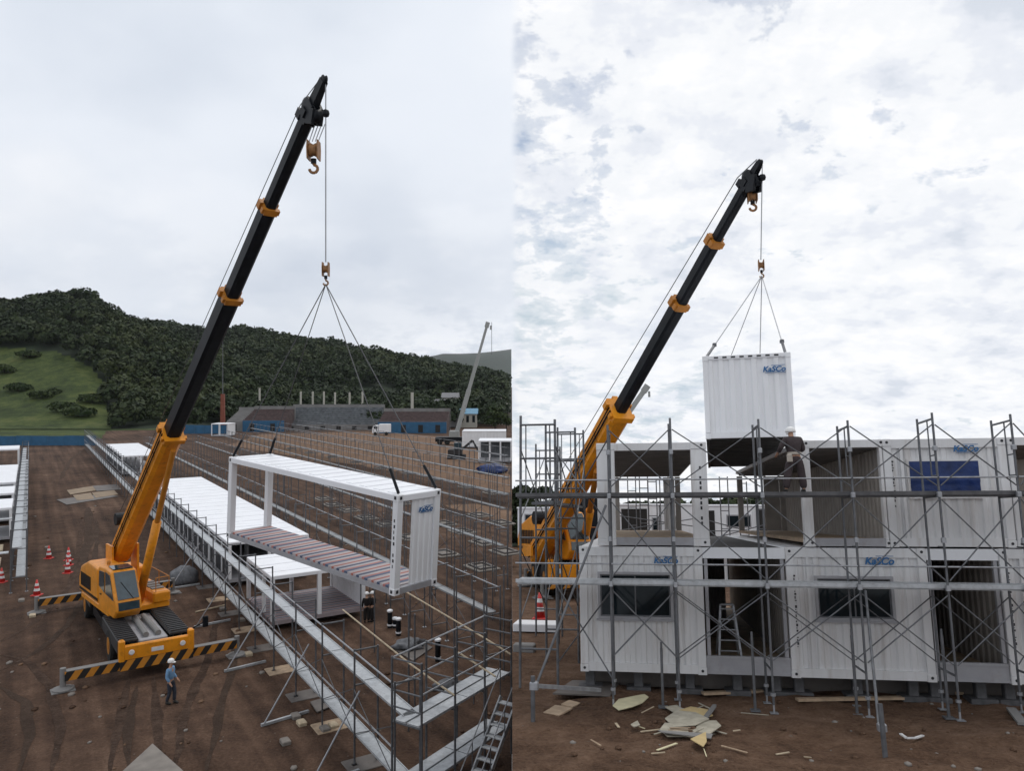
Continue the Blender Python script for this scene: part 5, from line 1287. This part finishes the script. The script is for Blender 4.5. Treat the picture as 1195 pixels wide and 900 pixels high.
rope('hoist_rope', 'thin hoist rope from the terrace crane tip to the narrow hook block', MR, (tipR.x+.07,tipR.y,tipR.z-.1), (hkR.x,hkR.y,hkR.z+.5), .016, M['ropel'])
wz_ = rz(889.5,207,zc); smooth(solo('rope_weight', 'black ball weight just below the terrace crane tip', 'weight', MR, wz_, MB().lathe([(.03,-.10),(.09,-.07),(.11,0),(.09,.07),(.03,.10)], wz_, 14), M['black']))

# ---- crane of the terrace site
bp_ = rz(630,643,37.0)
MCR = MR @ basis(Vector((-.966,-.26,0)), Vector((.26,-.966,0)), Vector((0,0,1)), (rz(663,690,39.0).x, rz(663,690,39.0).y, 0))
MCRi = MCR.inverted()
lb, lt = MCRi @ (MR @ bp_), MCRi @ (MR @ tipR); dz = lt-lb
def frac_at(a, b, py):
    lo, hi = 0.0, 1.0
    for _ in range(40):
        m = (lo+hi)/2; w = MR @ a.lerp(b, m); y = CY-(w.z-EYE.z)/w.y*F
        lo, hi = (m, hi) if y > py else (lo, m)
    return lo
FR = tuple(frac_at(bp_, tipR, y) for y in (478,353,280,213))
CR2, infR = make_crane(MCR, 'yellow mobile crane with long black boom behind the left end of the terrace building', math.atan2(-dz.x, dz.y), lb, lt, W=(.80,.42,.34,.27), fr=FR, group='yellow mobile cranes', hl=3.4, span=1.75)
hpR = MRi @ (MCR @ infR['head'])
q = rz(877.5,221,zc+.5)
hook_block('rusty tilted main hook block hanging below the terrace boom head', MR, (q.x,q.y,q.z), .34, .52, M['hook'])
for k in (-.08, .08): rope('hoist_rope', 'short rope from the terrace boom head to its main hook block', MR, (hpR.x+.25+k,hpR.y,hpR.z-.25), (q.x+k,q.y,q.z), .014, M['ropel'], 'ropes of the rusty block')
# small boom far behind
p0, p1 = rz(728,490,70), rz(756,450,70)
T = Thing('distant_crane', 'small grey crane boom peeking out beside the yellow boom', 'crane', MR, (p0.x,p0.y,0)); dd = p1-p0; base_ = p0-dd*2.3
T.part('boom_section', MB().beam(base_, p0+dd*.2, .6, .6, (0,1,0)), M['greyboom']); T.part('boom_section', MB().beam(p0+dd*.2, p0+dd*.85, .42, .42, (0,1,0)), M['greyboom'])
T.part('boom_head', MB().beam(p0+dd*.82, p1, .55, .5, (0,1,0)).cbox(p1+Vector((.1,0,-.8)),(.2,.2,.5)), M['greyboom'])
T.part('carrier', MB().bbox(base_.x-1.5,base_.x+4,base_.y-1.2,base_.y+1.2,.6,max(1.6,base_.z),.1), M['black'])

# ---- scaffolding in front
VF = V0-1.35; VR = V0-.50                     # outer and inner line of posts
zt = 5.75
def gz(u, v): return 0
stations = [(712,'before the left end post'),(787,'before the lower left window\'s right edge'),(893,'in the middle, before the stepladder bay'),(1000,'right of the middle, before the lower middle window'),(1102,'before the right hand dark bay'),(1196,'at the right edge')]
US = [rat(px,640,VF).x for px,_ in stations]
lev = [WM*.40, WM-.42, WM+.62]                # ladder bar heights
zp1, zp2 = rat(900,683,VF).z, rat(900,577,VF).z     # walkway levels
zt = rat(900,489,VF).z
for i, ((px, wh), u) in enumerate(zip(stations, US)):
    T = Thing('scaffold_tower', f'tall galvanised scaffold upright pair {wh}', 'scaffold', MR, (u,(VF+VR)/2,0), 'front scaffold uprights')
    top = zt+.06*((i*5)%3-1)
    for v, t in ((VF, top), (VR, top-.02)):
        T.part('post', MB().tube((u,v,.12),(u,v,t),.0235,8), M['galvd'])
        j = MB().tube((u,v,-.03),(u,v,.40),.019,7).box(u-.075,u+.075,v-.075,v+.075,-.035,-.02).lathe([(.05,.28),(.05,.33)], (u,v,0), 8)
        T.part('base_jack', j, M['galv'])
    for z in (zp1-.06, zp2-.06, top-.12, .75): T.part('crossbar', MB().tube((u,VF,z),(u,VR,z),.022,7), M['galvd'])
    for z in (zp1+.75, zp2+.35, zp2+.75):
        T.part('ladder_bar', MB().tube((u,VF+.02,z),(u,VF+.30,z),.014,6), M['galvd'])
    T.part('inner_bar', MB().tube((u,VF+.30,zp2+.35),(u,VF+.30,top-.12),.014,6), M['galvd'])
    for z in (zp1, zp2, zp2+.9, zp1+.9): T.part('coupler', MB().bbox(u-.04,u+.04,VF-.045,VF+.045,z-.07,z+.03,.012), M['galv'])
edgeL = ub(VF)+.05; edgeR = rat(1260,640,VF).x
spans = [(edgeL, US[0])]+list(zip(US[:-1],US[1:]))+[(US[-1], edgeR)]
bayname = ['left of the building','before the lower left window','before the left opening','before the lower middle window','before the right wall of the middle container','before the right dark bay','at the right edge']
for i, (a, b) in enumerate(spans):
    for z, nm, m in ((zp1,'lower','plank'),(zp2,'upper','galvd')):
        pl = MB().box(a+.01,b-.01,VF+.06,VF+.50,z-.028,z+.022).box(a+.01,b-.01,VF+.06,VF+.085,z+.0225,z+.05)
        for k in range(3): pl.box(a+.04,b-.04,VF+.12+k*.13,VF+.17+k*.13,z-.06,z-.0285)
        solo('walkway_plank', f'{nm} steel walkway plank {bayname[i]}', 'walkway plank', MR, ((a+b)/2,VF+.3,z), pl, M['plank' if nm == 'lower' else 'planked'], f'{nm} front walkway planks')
        solo('walkway_plank', f'rear {nm} steel walkway plank {bayname[i]}', 'walkway plank', MR, ((a+b)/2,VF+.75,z), MB().box(a+.01,b-.01,VF+.53,VF+.94,z-.028,z+.022), M['plank' if nm == 'lower' else 'planked'], f'{nm} front walkway planks')  # upper planks take the darker steel for their shaded underside
    for z, nm in ((rat(900,660,VF).z,'lower'),(rat(900,559,VF).z,'upper')):
        solo('guard_rail', f'{nm} thin pale guard rail {bayname[i]}', 'guard rail', MR, (a,VF,z), MB().tube((a+.02,VF-.03,z),(b-.02,VF-.03,z),.017,7), M['galv'], 'front guard rails')
    if 1 <= i:
        for z0, z1, nm in ((.95, zp1-.15,'bottom'),(zp1+.12, zp2-.12,'middle'),(zp2+.15, zt-.18,'top')):
            if b-a < .8: continue
            v = VF-.03
            solo('cross_brace', f'{nm} crossed brace {bayname[i]}', 'cross brace', MR, (a,v,z0), MB().tube((a+.03,v-.012,z0),(b-.03,v-.012,z1),.0135,6).tube((a+.03,v+.018,z1),(b-.03,v+.018,z0),.0135,6).tube(((a+b)/2,v-.03,(z0+z1)/2),((a+b)/2,v+.03,(z0+z1)/2),.014,6), M['galvd'], 'front cross braces')
            if nm == 'bottom': v = VR; solo('cross_brace', f'inner {nm} crossed brace {bayname[i]}', 'cross brace', MR, (a,v,z0), MB().tube((a+.03,v-.012,z0-.1),(b-.03,v-.012,z1-.1),.0125,6).tube((a+.03,v+.018,z1-.1),(b-.03,v+.018,z0-.1),.0125,6), M['galvd'], 'inner cross braces')
# short jack posts standing beside uprights
for i, (px, py0, py1) in enumerate([(773,757,806),(880,745,800),(998,742,800),(1104,742,800)]):
    u = rat(px,800,VF+.1).x; z = rat(px,py0,VF+.1).z
    solo('jack_post', ['short jack post at the foot of the left scaffold upright','short jack post below the stepladder bay','short jack post before the lower middle window','short jack post before the right dark bay'][i], 'jack post', MR, (u,VF+.1,0), MB().tube((u,VF+.1,-.03),(u,VF+.1,z),.028,10).tube((u,VF+.1,z),(u,VF+.1,z+.12),.022,8).box(u-.09,u+.09,VF+.01,VF+.19,-.03,.0), M['galvd'])
# raking strut bottom right and its stub in the ground
a = rat(1010,690,VF-.06); b = rgr(1033,880,.02)
T = Thing('raking_strut', 'long raking strut running from the middle upright to a driven stub in front', 'strut', MR, b)
T.part('strut_tube', MB().tube(a, Vector((b.x-.02,b.y+.15,.35)), .024, 8), M['galvd']); T.part('ground_stub', MB().tube((b.x,b.y,-.1),(b.x-.01,b.y+.04,.75),.04,10), M['galvd']); T.part('clamp', MB().bbox(b.x-.06,b.x+.07,b.y+.02,b.y+.16,.33,.45,.02), M['galv'])
a = rat(707,590,VF-.05); b = rgr(622,842,.02); b.x = max(b.x, ub(b.y)+.12)
T = Thing('raking_strut', 'long raking strut leaning from the left upright down to the lower left', 'strut', MR, b)
T.part('strut_tube', MB().tube(a, Vector((b.x+.05,b.y+.1,.62)), .025, 8), M['galvd']); T.part('ground_stub', MB().tube((b.x,b.y,-.1),(b.x,b.y,.80),.042,10), M['galvd'])
T.part('foot_beam', MB().beam((b.x+.02,b.y+.05,.62),(rat(700,802,VF).x,VF,.28),.07,.07), M['galv']); T.part('clamp', MB().bbox(b.x-.06,b.x+.1,b.y-.05,b.y+.1,.56,.70,.02), M['galv'])

# ---- scaffold along the left gable
k = 0
for (px, Zc, top) in ((628,17.5,487),(655,20.5,497),(667,23.5,500),(640,25,520)):
    q = rz(px, 620, Zc); tz = rz(px, top, Zc).z
    T = Thing('scaffold_tower', ['ladder frame scaffold upright nearest the left picture edge','ladder frame scaffold upright behind the first at the left gable','third ladder frame scaffold upright along the left gable','small scaffold upright deep behind the crane cab'][k], 'scaffold', MR, (q.x,q.y,0), 'gable scaffold uprights')
    for du in (-.42, .42):
        T.part('post', MB().tube((q.x+du,q.y,-.03),(q.x+du*.95,q.y+.03,tz+(.1 if du < 0 else 0)),.03,8), M['galvd'])
        T.part('inner_bar', MB().tube((q.x+du*.66,q.y,tz-1.75),(q.x+du*.66,q.y+.02,tz-.14),.016,6), M['galvd'])
    for z in (tz-.12, tz-.9, tz-1.8, tz-2.7, .8): T.part('crossbar', MB().tube((q.x-.42,q.y,z),(q.x+.42,q.y,z),.024,7), M['galvd'])
    k += 1
q1, q2, q3 = [Vector((q.x,q.y,0)) for q in [rz(px,620,Z) for px,Z in ((628,17.5),(655,20.5),(667,23.5))]]
for i, (a, b) in enumerate(((q1,q2),(q2,q3))):
    for z0, z1, nm in ((3.6,5.3,'top'),(1.4,3.0,'lower')):
        o = Vector((-.42,0,0)); e = Vector((.42,0,0))
        solo('cross_brace', f'{nm} crossed brace of the left gable scaffold, {"front" if i == 0 else "rear"} bay', 'cross brace', MR, a, MB().tube(a+e+Vector((0,0,z0)), b+e+Vector((0,0,z1)), .015, 6).tube(a+e+Vector((0,0,z1)), b+e+Vector((0,0,z0)), .015, 6).tube(a+o+Vector((0,0,z0)), b+o+Vector((0,0,z1)), .015, 6).tube(a+o+Vector((0,0,z1)), b+o+Vector((0,0,z0)), .015, 6), M['galvd'], 'gable cross braces')
    solo('walkway_plank', f'dark walkway plank along the left gable, {"front" if i == 0 else "rear"} one', 'walkway plank', MR, a, MB().beam(a+Vector((.1,0,rz(640,588,18).z)), b+Vector((.1,0,rz(640,588,18).z)), .5, .06), M['galvd'], 'gable planks')
a, b = q1+Vector((.42,0,zp2)), Vector((US[0],VF,zp2)); solo('cross_brace', 'long thin brace from the gable frame to the front scaffold', 'cross brace', MR, a, MB().tube(q1+Vector((.4,0,3.4)), Vector((US[0],VF,5.3)), .015, 6).tube(q1+Vector((.4,0,5.2)), Vector((US[0],VF,3.5)), .015, 6), M['galvd'])
a, b = q1+Vector((.4,0,.5)), Vector((US[0],VF,2.0)); solo('cross_brace', 'low crossed brace left of the building\'s lower corner', 'cross brace', MR, a, MB().tube(q1+Vector((.4,0,.5)), Vector((US[0],VF,2.2)), .015, 6).tube(q1+Vector((.4,0,2.2)), Vector((US[0],VF,.5)), .015, 6), M['galvd'])

# ---- second block and scaffolding behind
def back_unit(label, px0, px1, py0, py1, Zc, wins, doors=()):
    q0, q1 = rz(px0,py1,Zc), rz(px1,py1,Zc); z1 = rz(px0,py0,Zc).z; z0 = q0.z
    T = Thing('container_unit', label, 'container', MR, ((q0.x+q1.x)/2,q0.y,z0), 'containers of the block behind'); v = q0.y
    T.part('wall', MB().bbox(q0.x,q1.x,v,v+6,z0,z1-.1,.04), M['white']); T.part('roof', MB().bbox(q0.x-.05,q1.x+.05,v-.06,v+6.1,z1-.099,z1,.03), M['roofw'])
    for (a, b, c, d) in wins:
        w0, w1 = rz(a,d,Zc), rz(b,c,Zc); w = T.part('window', MB().box(w0.x,w1.x,v-.03,v-.004,w0.z,w1.z), M['beam'])
        link('pane', MB().box(w0.x+.07,w1.x-.07,v-.045,v-.031,w0.z+.07,w1.z-.07).mesh('pane', M['glass'], T.o), None, w)
    for (a, b, c, d) in doors:
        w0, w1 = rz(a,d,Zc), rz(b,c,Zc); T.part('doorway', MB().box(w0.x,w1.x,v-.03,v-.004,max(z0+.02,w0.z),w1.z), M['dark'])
    return T
back_unit('white container of the rear block with two dark openings behind the open frame', 706, 770, 588, 638, 46, [(761,769,604,620)], [(726,755,594,636)])
back_unit('white container of the rear block with small square window', 771, 816, 588, 638, 46.3, [(779,794,602,618)])
back_unit('white container of the rear block with long black window left of the middle door', 818, 878, 589, 638, 46, [(848,876,601,616)], [(824,834,596,634)])
back_unit('white container of the rear block with a dark glazed doorway under the worker', 879, 926, 589, 638, 46.4, [], [(884,914,594,634)])
back_unit('white container of the rear block glimpsed through the brown room\'s window', 927, 1032, 589, 638, 46, [(962,990,598,620)])
back_unit('low white site cabin with dark window behind the crane boom at the left edge', 604, 668, 592, 628, 52, [(612,636,600,613)])
back_unit('lower white container of the rear block behind the stepladder bay', 840, 925, 640, 690, 46.5, [], [(850,890,646,690)])
for i, px in enumerate((716,738,752,762,776,846,868,890,965,978)):
    Zc = 40+(i*7)%4; q = rz(px,600,Zc); tz = rz(px,(545,552,548,560,556,556,562,553,560,564)[i],Zc).z
    T = Thing('scaffold_tower', 'thin scaffold upright pair of the rear block', 'scaffold', MR, (q.x,q.y,0), 'rear scaffold uprights')
    for du in (-.22,.22): T.part('post', MB().tube((q.x+du,q.y,-.03),(q.x+du,q.y,tz),.035,6), M['galvd'])
    for z in (tz-.1, tz-1.0, tz-1.9, tz-2.9): T.part('crossbar', MB().tube((q.x-.22,q.y,z),(q.x+.22,q.y,z),.028,6), M['galvd'])
for i, (p0, p1_, y0, y1, Zc) in enumerate([(706,820,559,559,41),(706,820,600,616,40),(820,925,620,620,41),(820,925,606,634,41),(820,925,632,604,41.2),(955,992,606,606,41),(706,820,622,604,41)]):
    A_, B_ = rz(p0,y0,Zc), rz(p1_,y1,Zc); solo('guard_rail', ['high thin rail of the rear scaffold at the left','sloping bar of the rear scaffold behind the open frame','low rail of the rear scaffold in the middle gap','falling diagonal of the rear scaffold in the middle gap','rising diagonal of the rear scaffold in the middle gap','rail of the rear scaffold inside the brown room window','rising bar of the rear scaffold behind the open frame'][i], 'guard rail', MR, A_, MB().tube(A_,B_,.03,6), M['galvd'])

# ---- stepladder in the bay
vL = V0+1.1; lz = WB+.20; q0, q1 = rat(838,772,vL), rat(864,772,vL); tzl = rat(850,706,vL).z
T = Thing('stepladder', 'pale aluminium stepladder standing in the open dark bay', 'stepladder', MR, ((q0.x+q1.x)/2,vL,lz))
cx = (q0.x+q1.x)/2; hw = (q1.x-q0.x)/2
for s in (-1,1):
    T.part('front_leg', MB().beam((cx+s*hw,vL-.32,lz),(cx+s*hw*.58,vL,tzl),.045,.03,(0,1,0)), M['galv']); T.part('rear_leg', MB().beam((cx+s*hw,vL+.36,lz),(cx+s*hw*.58,vL+.03,tzl-.02),.04,.03,(0,1,0)), M['galv'])
for i in range(5):
    f = (i+.8)/5.2; w = hw*(1-.42*f); T.part('tread', MB().box(cx-w,cx+w,vL-.32*(1-f)-.05,vL-.32*(1-f)+.03,lz+(tzl-lz)*f-.012,lz+(tzl-lz)*f+.012), M['galv'])
T.part('top_cap', MB().bbox(cx-hw*.62,cx+hw*.62,vL-.07,vL+.09,tzl-.01,tzl+.025,.01), M['galv'])

# ---- worker on the upper walkway, seen from behind
q = rat(930,577,VF+.3); hgt = (rat(928,497,VF+.3).z-(zp2+.022))
P = dict(pelvis=(0,0,.93), chest=(-.01,.05,1.26), neck=(-.02,.07,1.40), chin=(-.02,.11,1.45), head=(-.02,.14,1.52), shl=(-.20,.05,1.36), shr=(.18,.05,1.36),
    ell=(-.33,.0,1.16), elr=(.27,.10,1.10), wrl=(-.36,.20,1.02), wrr=(.14,.28,1.06), hpl=(-.10,0,.88), hpr=(.10,0,.88), knl=(-.19,.03,.48), knr=(.16,.03,.48), anl=(-.26,0,.09), anr=(.19,0,.09), look=(0,.95,-.3))
ex = []
bm_ = MB().bbox(-.24,-.10,-.17,-.09,.78,.98,.03); bm_.v = [tuple(Vector(p)*(hgt/1.72)) for p in bm_.v]; ex.append(('tool_bag', bm_, M['bag']))
bt = MB().lathe([(.175,-.03),(.18,0),(.175,.03)], (0,0,1.0), 18); bt.v = [tuple(Vector((p[0],p[1]*.78,p[2]))*(hgt/1.72)) for p in bt.v]; ex.append(('tool_belt', bt, M['bag']))
person('worker in dark workwear and white helmet standing on the upper walkway, seen from behind', MR @ Matrix.Translation((q.x,q.y,zp2+.03)) @ Matrix.Rotation(R(8),4,'Z'), P, M['navy'], M['navy'], hgt, 1.12, None, ex)

# ---- litter and boards on the soil
for i in range(34):
    px, py = random.gauss(805,70), random.gauss(850,22)
    if not (640 < px < 1150 and 815 < py < 898): continue
    q = rgr(px, py); z = gnd(q.x,q.y)+.025; a_ = random.uniform(0,6.3); l_ = random.uniform(.05,.26)
    solo('splinter', 'thin pale splinter of board scattered round the torn pile', 'splinter', MR, (q.x,q.y,z), MB().beam((q.x-l_*math.cos(a_),q.y-l_*math.sin(a_),z), (q.x+l_*math.cos(a_),q.y+l_*math.sin(a_),z+.02), random.uniform(.012,.05), .012), M[('torn','cream','timber','ply')[i%4]], 'splinters round the torn pile')
def flat(name, label, cat, pix, m, th=.012, z=.02, group=None):
    return slab(name, label, cat, MR, [tuple(rgr(*p)) for p in pix], z, th, M[m], group)
def flat2(name, label, cat, pix, m, th=.012, lift=.02, group=None, tilt=0.0):
    P_ = [rgr(*p) for p in pix]; zz = max(gnd(p.x,p.y) for p in P_)+lift*.3
    mb = MB(); n = len(P_); c = sum((p.x for p in P_))/n
    top = [(p.x,p.y,zz+tilt*(p.x-c)+.012*math.sin(i*2.3)) for i, p in enumerate(P_)]
    mb.add([(a,b,d-th) for a,b,d in top]+top, [tuple(range(n-1,-1,-1)), tuple(range(n,2*n))]+[(i,(i+1)%n,n+(i+1)%n,n+i) for i in range(n)])
    return solo(name, label, cat, MR, (P_[0].x,P_[0].y,zz), mb, M[m], group)
flat2('board_scrap', 'cream torn board lying alone left of the scrap pile', 'board scrap', [(715,826),(722,819),(735,815),(752,813),(757,816),(750,822),(738,828),(722,831)], 'cream', .015, .03)
sc = [([(770,856),(776,848),(802,846),(822,852),(838,855),(832,861),(800,862),(779,863)],'torn','lowest long grey scrap of the torn plasterboard pile'),
      ([(776,842),(790,834),(812,836),(828,846),(812,852),(786,852)],'torn','broad grey scrap in the middle of the torn plasterboard pile'),
      ([(792,832),(806,827),(826,828),(832,836),(816,842),(800,838)],'cardb','yellowish scrap at the back of the torn plasterboard pile'),
      ([(808,856),(820,846),(836,846),(842,854),(828,862)],'torn','grey scrap at the right of the torn plasterboard pile'),
      ([(768,859),(772,862),(830,868),(832,864)],'conc2','thin pale strip along the front of the torn pile'),
      ([(776,828),(790,825),(800,829),(786,834)],'torn','small grey scrap at the rear left of the torn pile'),
      ([(818,842),(832,826),(836,825),(836,829),(824,844)],'conc2','thin bent pale strip at the rear right of the torn pile'),
      ([(806,871),(824,862),(825,872),(821,880)],'cardb','yellow triangular cardboard at the front of the torn pile'),
      ([(736,848),(744,845),(747,849),(740,852)],'torn','small pale chip left of the torn pile')]
for i, (pts, m, lb) in enumerate(sc): flat2('board_scrap', lb, 'board scrap', pts, m, .014, .03+.035*i, 'torn boards on the soil', .05*((i*3)%5-2))
flat2('ground_plate', 'dark plywood sheet on the soil under the left container corner', 'ground plate', [(645,812),(668,797),(724,797),(712,815)], 'plate', .03, .05)
for i, (pts, lb) in enumerate([([(634,832),(648,824),(668,826),(652,836)],'pale board square left of the plywood sheet'),([(655,820),(664,816),(678,818),(668,824)],'small board square on the plywood sheet\'s front edge')]): flat2('ground_board', lb, 'board', pts, 'ply', .03, .04)
for i, (p0, p1_, lb, m) in enumerate([((930,818),(1100,815),'long brown plank lying below the lower middle container','ply'),((1180,829),(1194,847),'pale plank end at the right edge of the soil','conc2'),((1108,800),(1120,812),'short plank by the white bag','ply'),((820,810),(920,806),'low brown plank below the stepladder bay','ply')]):
    A_, B_ = rgr(*p0), rgr(*p1_); z = max(gnd(A_.x,A_.y),gnd(B_.x,B_.y))+.04; solo('plank', lb, 'plank', MR, A_, MB().beam((A_.x,A_.y,z),(B_.x,B_.y,z),.16,.05), M[m])
q = rgr(1102,808); blob('plastic_bag', 'crumpled white plastic bag under the container edge', 'bag', MR, (q.x,q.y,-.02), .21, M['plastic'], (.95,.8,1.25), .35, 9)
pts = [rgr(*p, .03) for p in ((1051,857),(1058,862),(1068,862),(1077,859))]; solo('plastic_strip', 'bent white plastic strip lying on the soil in front', 'strip', MR, pts[0], MB().beam(pts[0],pts[1],.05,.02).beam(pts[1],pts[2],.05,.02).beam(pts[2],pts[3],.05,.02), M['plastic'])
for i in range(150):
    px, py = random.uniform(615,1190), random.uniform(808,898); q = rgr(px, py)
    if q.x < ub(q.y)+.1: continue
    r = random.choice((.015,.02,.03,.04,.06)); blob('stone', 'small stone or clod lying on the brown soil', 'stone', MR, (q.x,q.y,gnd(q.x,q.y)-r*.2), r, M['concrete' if i % 6 == 0 else 'soilR'], (1,1.2,.7), .3, i, 'stones on the brown soil', 1)
for i, (px, py) in enumerate([(630,722),(612,760)]):
    q = rgr(px, py); q.x = max(q.x, ub(q.y)+.3)
    if i == 0: cone_thing('red white traffic cone seen through the scaffold at the far left', MR, (q.x,q.y,-.02), .95)
    else: solo('concrete_block', 'pale block on the soil behind the left scaffold', 'block', MR, (q.x,q.y,0), MB().bbox(q.x-.3,q.x+.3,q.y-.2,q.y+.2,-.03,.2,.03), M['conc2'])
q = rgr(612,735); solo('white_board', 'white board lying on the soil at the far left behind the scaffold', 'board', MR, (max(q.x,ub(q.y)+.9),q.y,0), (lambda c: MB().bbox(c-.8,c+.7,q.y-.5,q.y+.5,.0,.25,.03))(max(q.x,ub(q.y)+.9)), M['white'])

# ================================================================== AIR
hz = bpy.data.materials.new('air'); hz.use_nodes = True; nt = hz.node_tree; nt.nodes.clear()
ov = nt.nodes.new('ShaderNodeOutputMaterial'); pv = nt.nodes.new('ShaderNodeVolumePrincipled'); nt.links.new(pv.outputs[0], ov.inputs['Volume'])
pv.inputs['Color'].default_value = (.86,.91,.97,1); pv.inputs['Density'].default_value = .00004; pv.inputs['Anisotropy'].default_value = .2
props(link('haze', MB().box(-6000,1000,-80,5600,-140,420).mesh('haze', hz)), kind='stuff')
